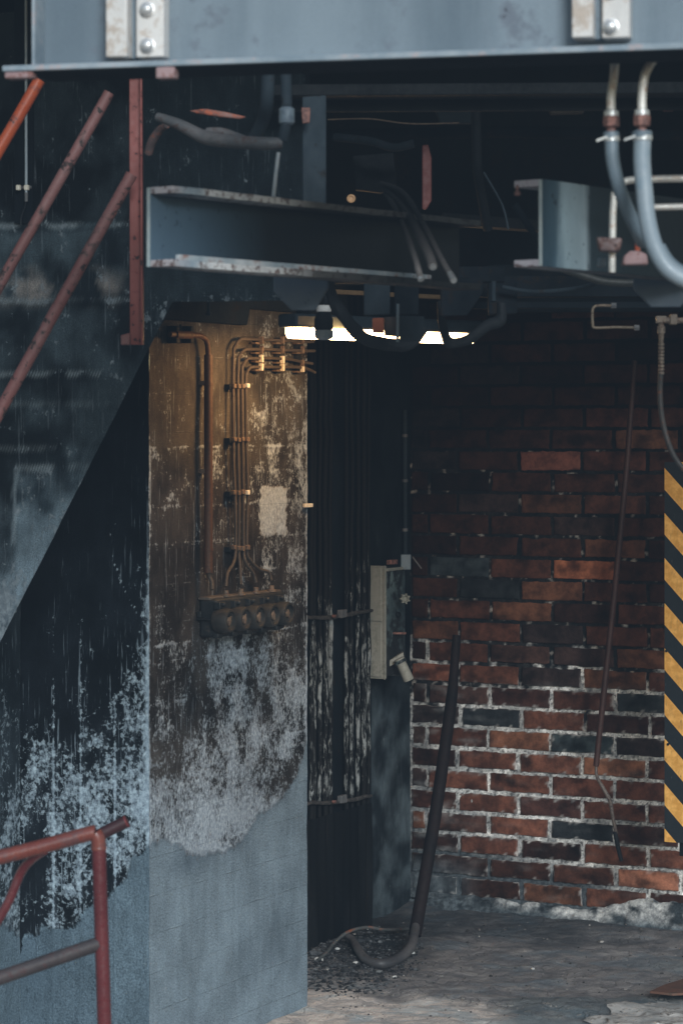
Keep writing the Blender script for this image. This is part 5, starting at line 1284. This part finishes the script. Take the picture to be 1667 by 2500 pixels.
stones('gravel', 2300, (750, 2255, 1090, 2440), .0042, [(.03, .034, .038), (.05, .055, .06), (.02, .022, .024), (.09, .10, .105), (.025, .028, .03), (.03, .034, .038), (.05, .055, .06), (.02, .022, .024)], 'dark gravel and grit heaped in the corner behind the pillar', 'gravel', 'stuff', near, 3)
stones('grit', 520, (760, 2260, 1667, 2495), .0026, [(.10, .095, .09), (.16, .15, .14), (.04, .04, .04), (.05, .05, .05), (.28, .27, .25)], 'scattered small grit across the concrete floor', 'grit', 'stuff', None, 4)
for i, (x_, y_, s_, lab) in enumerate(((963, 2395, .0075, 'white pebble alone on the grey slab below the leaning pipe'), (895, 2288, .006, 'pale pebble inside the hose loop'), (1007, 2346, .008, 'rounded grey pebble just right of the hose loop'), (778, 2362, .014, 'pale angular stone at the foot of the pillar edge'), (1300, 2369, .006, 'pale chip in the middle of the floor'), (823, 2340, .008, 'flat pale chip on the dark gravel'), (868, 2366, .008, 'pale crumb below the hose bend'))):
    Y = H * F / (y_ - HY); mb = MB(); bmesh.ops.create_icosphere(mb.bm, subdivisions=2, radius=1)
    for v in mb.bm.verts: v.co = Vector((v.co.x * 1.2, v.co.y * .9, v.co.z * .7)) * s_ * (1 + .35 * noise.noise(v.co * 1.7 + Vector((i * 3, 0, 0))))
    for v in mb.bm.verts: v.co += Vector(((x_ - CX) / F * Y, Y, ground_z((x_ - CX) / F * Y, Y) + s_ * .35))
    o = mb.build('pebble', mat_paint('pale_pebble', (.34, .34, .33), (.5, .5, .48), (.2, .2, .2), .4, 90, .8) if i == 0 else bpy.data.materials['pale_pebble']); tag(o, lab, 'pebble', 'pale pebbles on the floor')
# broken concrete lump and rusty plate at lower right
lumps = MB(); 
bmesh.ops.create_icosphere(lumps.bm, subdivisions=5, radius=1)
cL = P(1640, 2478, 8.55); 
for v in lumps.bm.verts:
    n_ = fbm(v.co * 1.6, 6); v.co = Vector((v.co.x * .24 * (1 + .35 * n_), v.co.y * .26 * (1 + .35 * n_), max(v.co.z, -.2) * .030 * (1 + .7 * n_) + fbm(v.co * 5, 4) * .005)) + Vector((0, 0, 0))
    v.co += Vector((cL.x + .02, 8.62, .0))
o = lumps.build('concrete_lump', mat_paint('pale_broken_concrete', (.28, .29, .29), (.66, .64, .61), (.14, .13, .12), .44, 18, .9, 0, 1, (.06, .06, .06), .66, .2, 1.0)); tag(o, 'low pale broken concrete lump at the bottom right corner', 'concrete lump')
mb = MB(); c0 = P(1600, 2438, 8.9); 
mb.prism([P(1585, 2440, 8.9) + Z * .02, P(1620, 2424, 9.05) + Z * .02, P(1760, 2380, 9.3) + Z * .02, P(1760, 2440, 8.9) + Z * .02, P(1640, 2446, 8.85) + Z * .02], Z * .008)
o = mb.build('rusty_plate', mat_paint('orange_brown_rust_plate', (.07, .045, .036), (.16, .07, .045), (.06, .04, .03), .45, 12, .8), None, .001); tag(o, 'thin rusty orange plate lying behind the pale lump', 'plate')

# ================================================================== CAMERA, WORLD, LIGHT
cam = bpy.data.cameras.new('camera'); co_ = bpy.data.objects.new('camera', cam); COL.objects.link(co_)
co_.location = (0, 0, H); co_.rotation_euler = (math.radians(90), 0, 0)
cam.sensor_fit = 'VERTICAL'; cam.sensor_height = 36; cam.sensor_width = 24; cam.lens = 36 * F / 2500
cam.shift_y = (HY - 1250) / 2500; cam.shift_x = 0
cam.clip_start = .1; cam.clip_end = 600
cam.dof.use_dof = True; cam.dof.focus_distance = 9.3; cam.dof.aperture_fstop = 5.6; cam.dof.aperture_blades = 7
S.camera = co_

SE, SR = 21, 12      # soft daylight arrives low from behind the camera, slightly from the right
w = bpy.data.worlds.new('World'); S.world = w; w.use_nodes = True; nt = w.node_tree
sky = nt.nodes.new('ShaderNodeTexSky'); sky.sky_type = 'NISHITA'; sky.sun_disc = False
sky.sun_elevation = math.radians(32); sky.sun_rotation = math.radians(180 - SR); sky.air_density = 1.6; sky.dust_density = .8; sky.ozone_density = 2.5
nt.links.new(sky.outputs[0], nt.nodes['Background'].inputs[0]); nt.nodes['Background'].inputs[1].default_value = .10
sl = bpy.data.lights.new('sun', 'SUN'); sl.energy = 3.0; sl.angle = math.radians(22); sl.color = (.88, .955, 1.0)
so2 = bpy.data.objects.new('sun', sl); COL.objects.link(so2)
dv = Vector((math.sin(math.radians(SR)) * math.cos(math.radians(SE)), -math.cos(math.radians(SR)) * math.cos(math.radians(SE)), math.sin(math.radians(SE))))
so2.rotation_euler = (-dv).to_track_quat('-Z', 'Y').to_euler(); so2.location = dv * 10

S.view_settings.view_transform = 'Standard'; S.view_settings.look = 'None'; S.view_settings.exposure = 0
# matte film blacks, cool in the shadows, as the photograph is printed
S.view_settings.use_curve_mapping = True
cm = S.view_settings.curve_mapping
for i, lift in enumerate((.0085, .0125, .0172)):
    cm.curves[i].points[0].location = (0, lift)
cm.update()
S.cycles.use_denoising = True
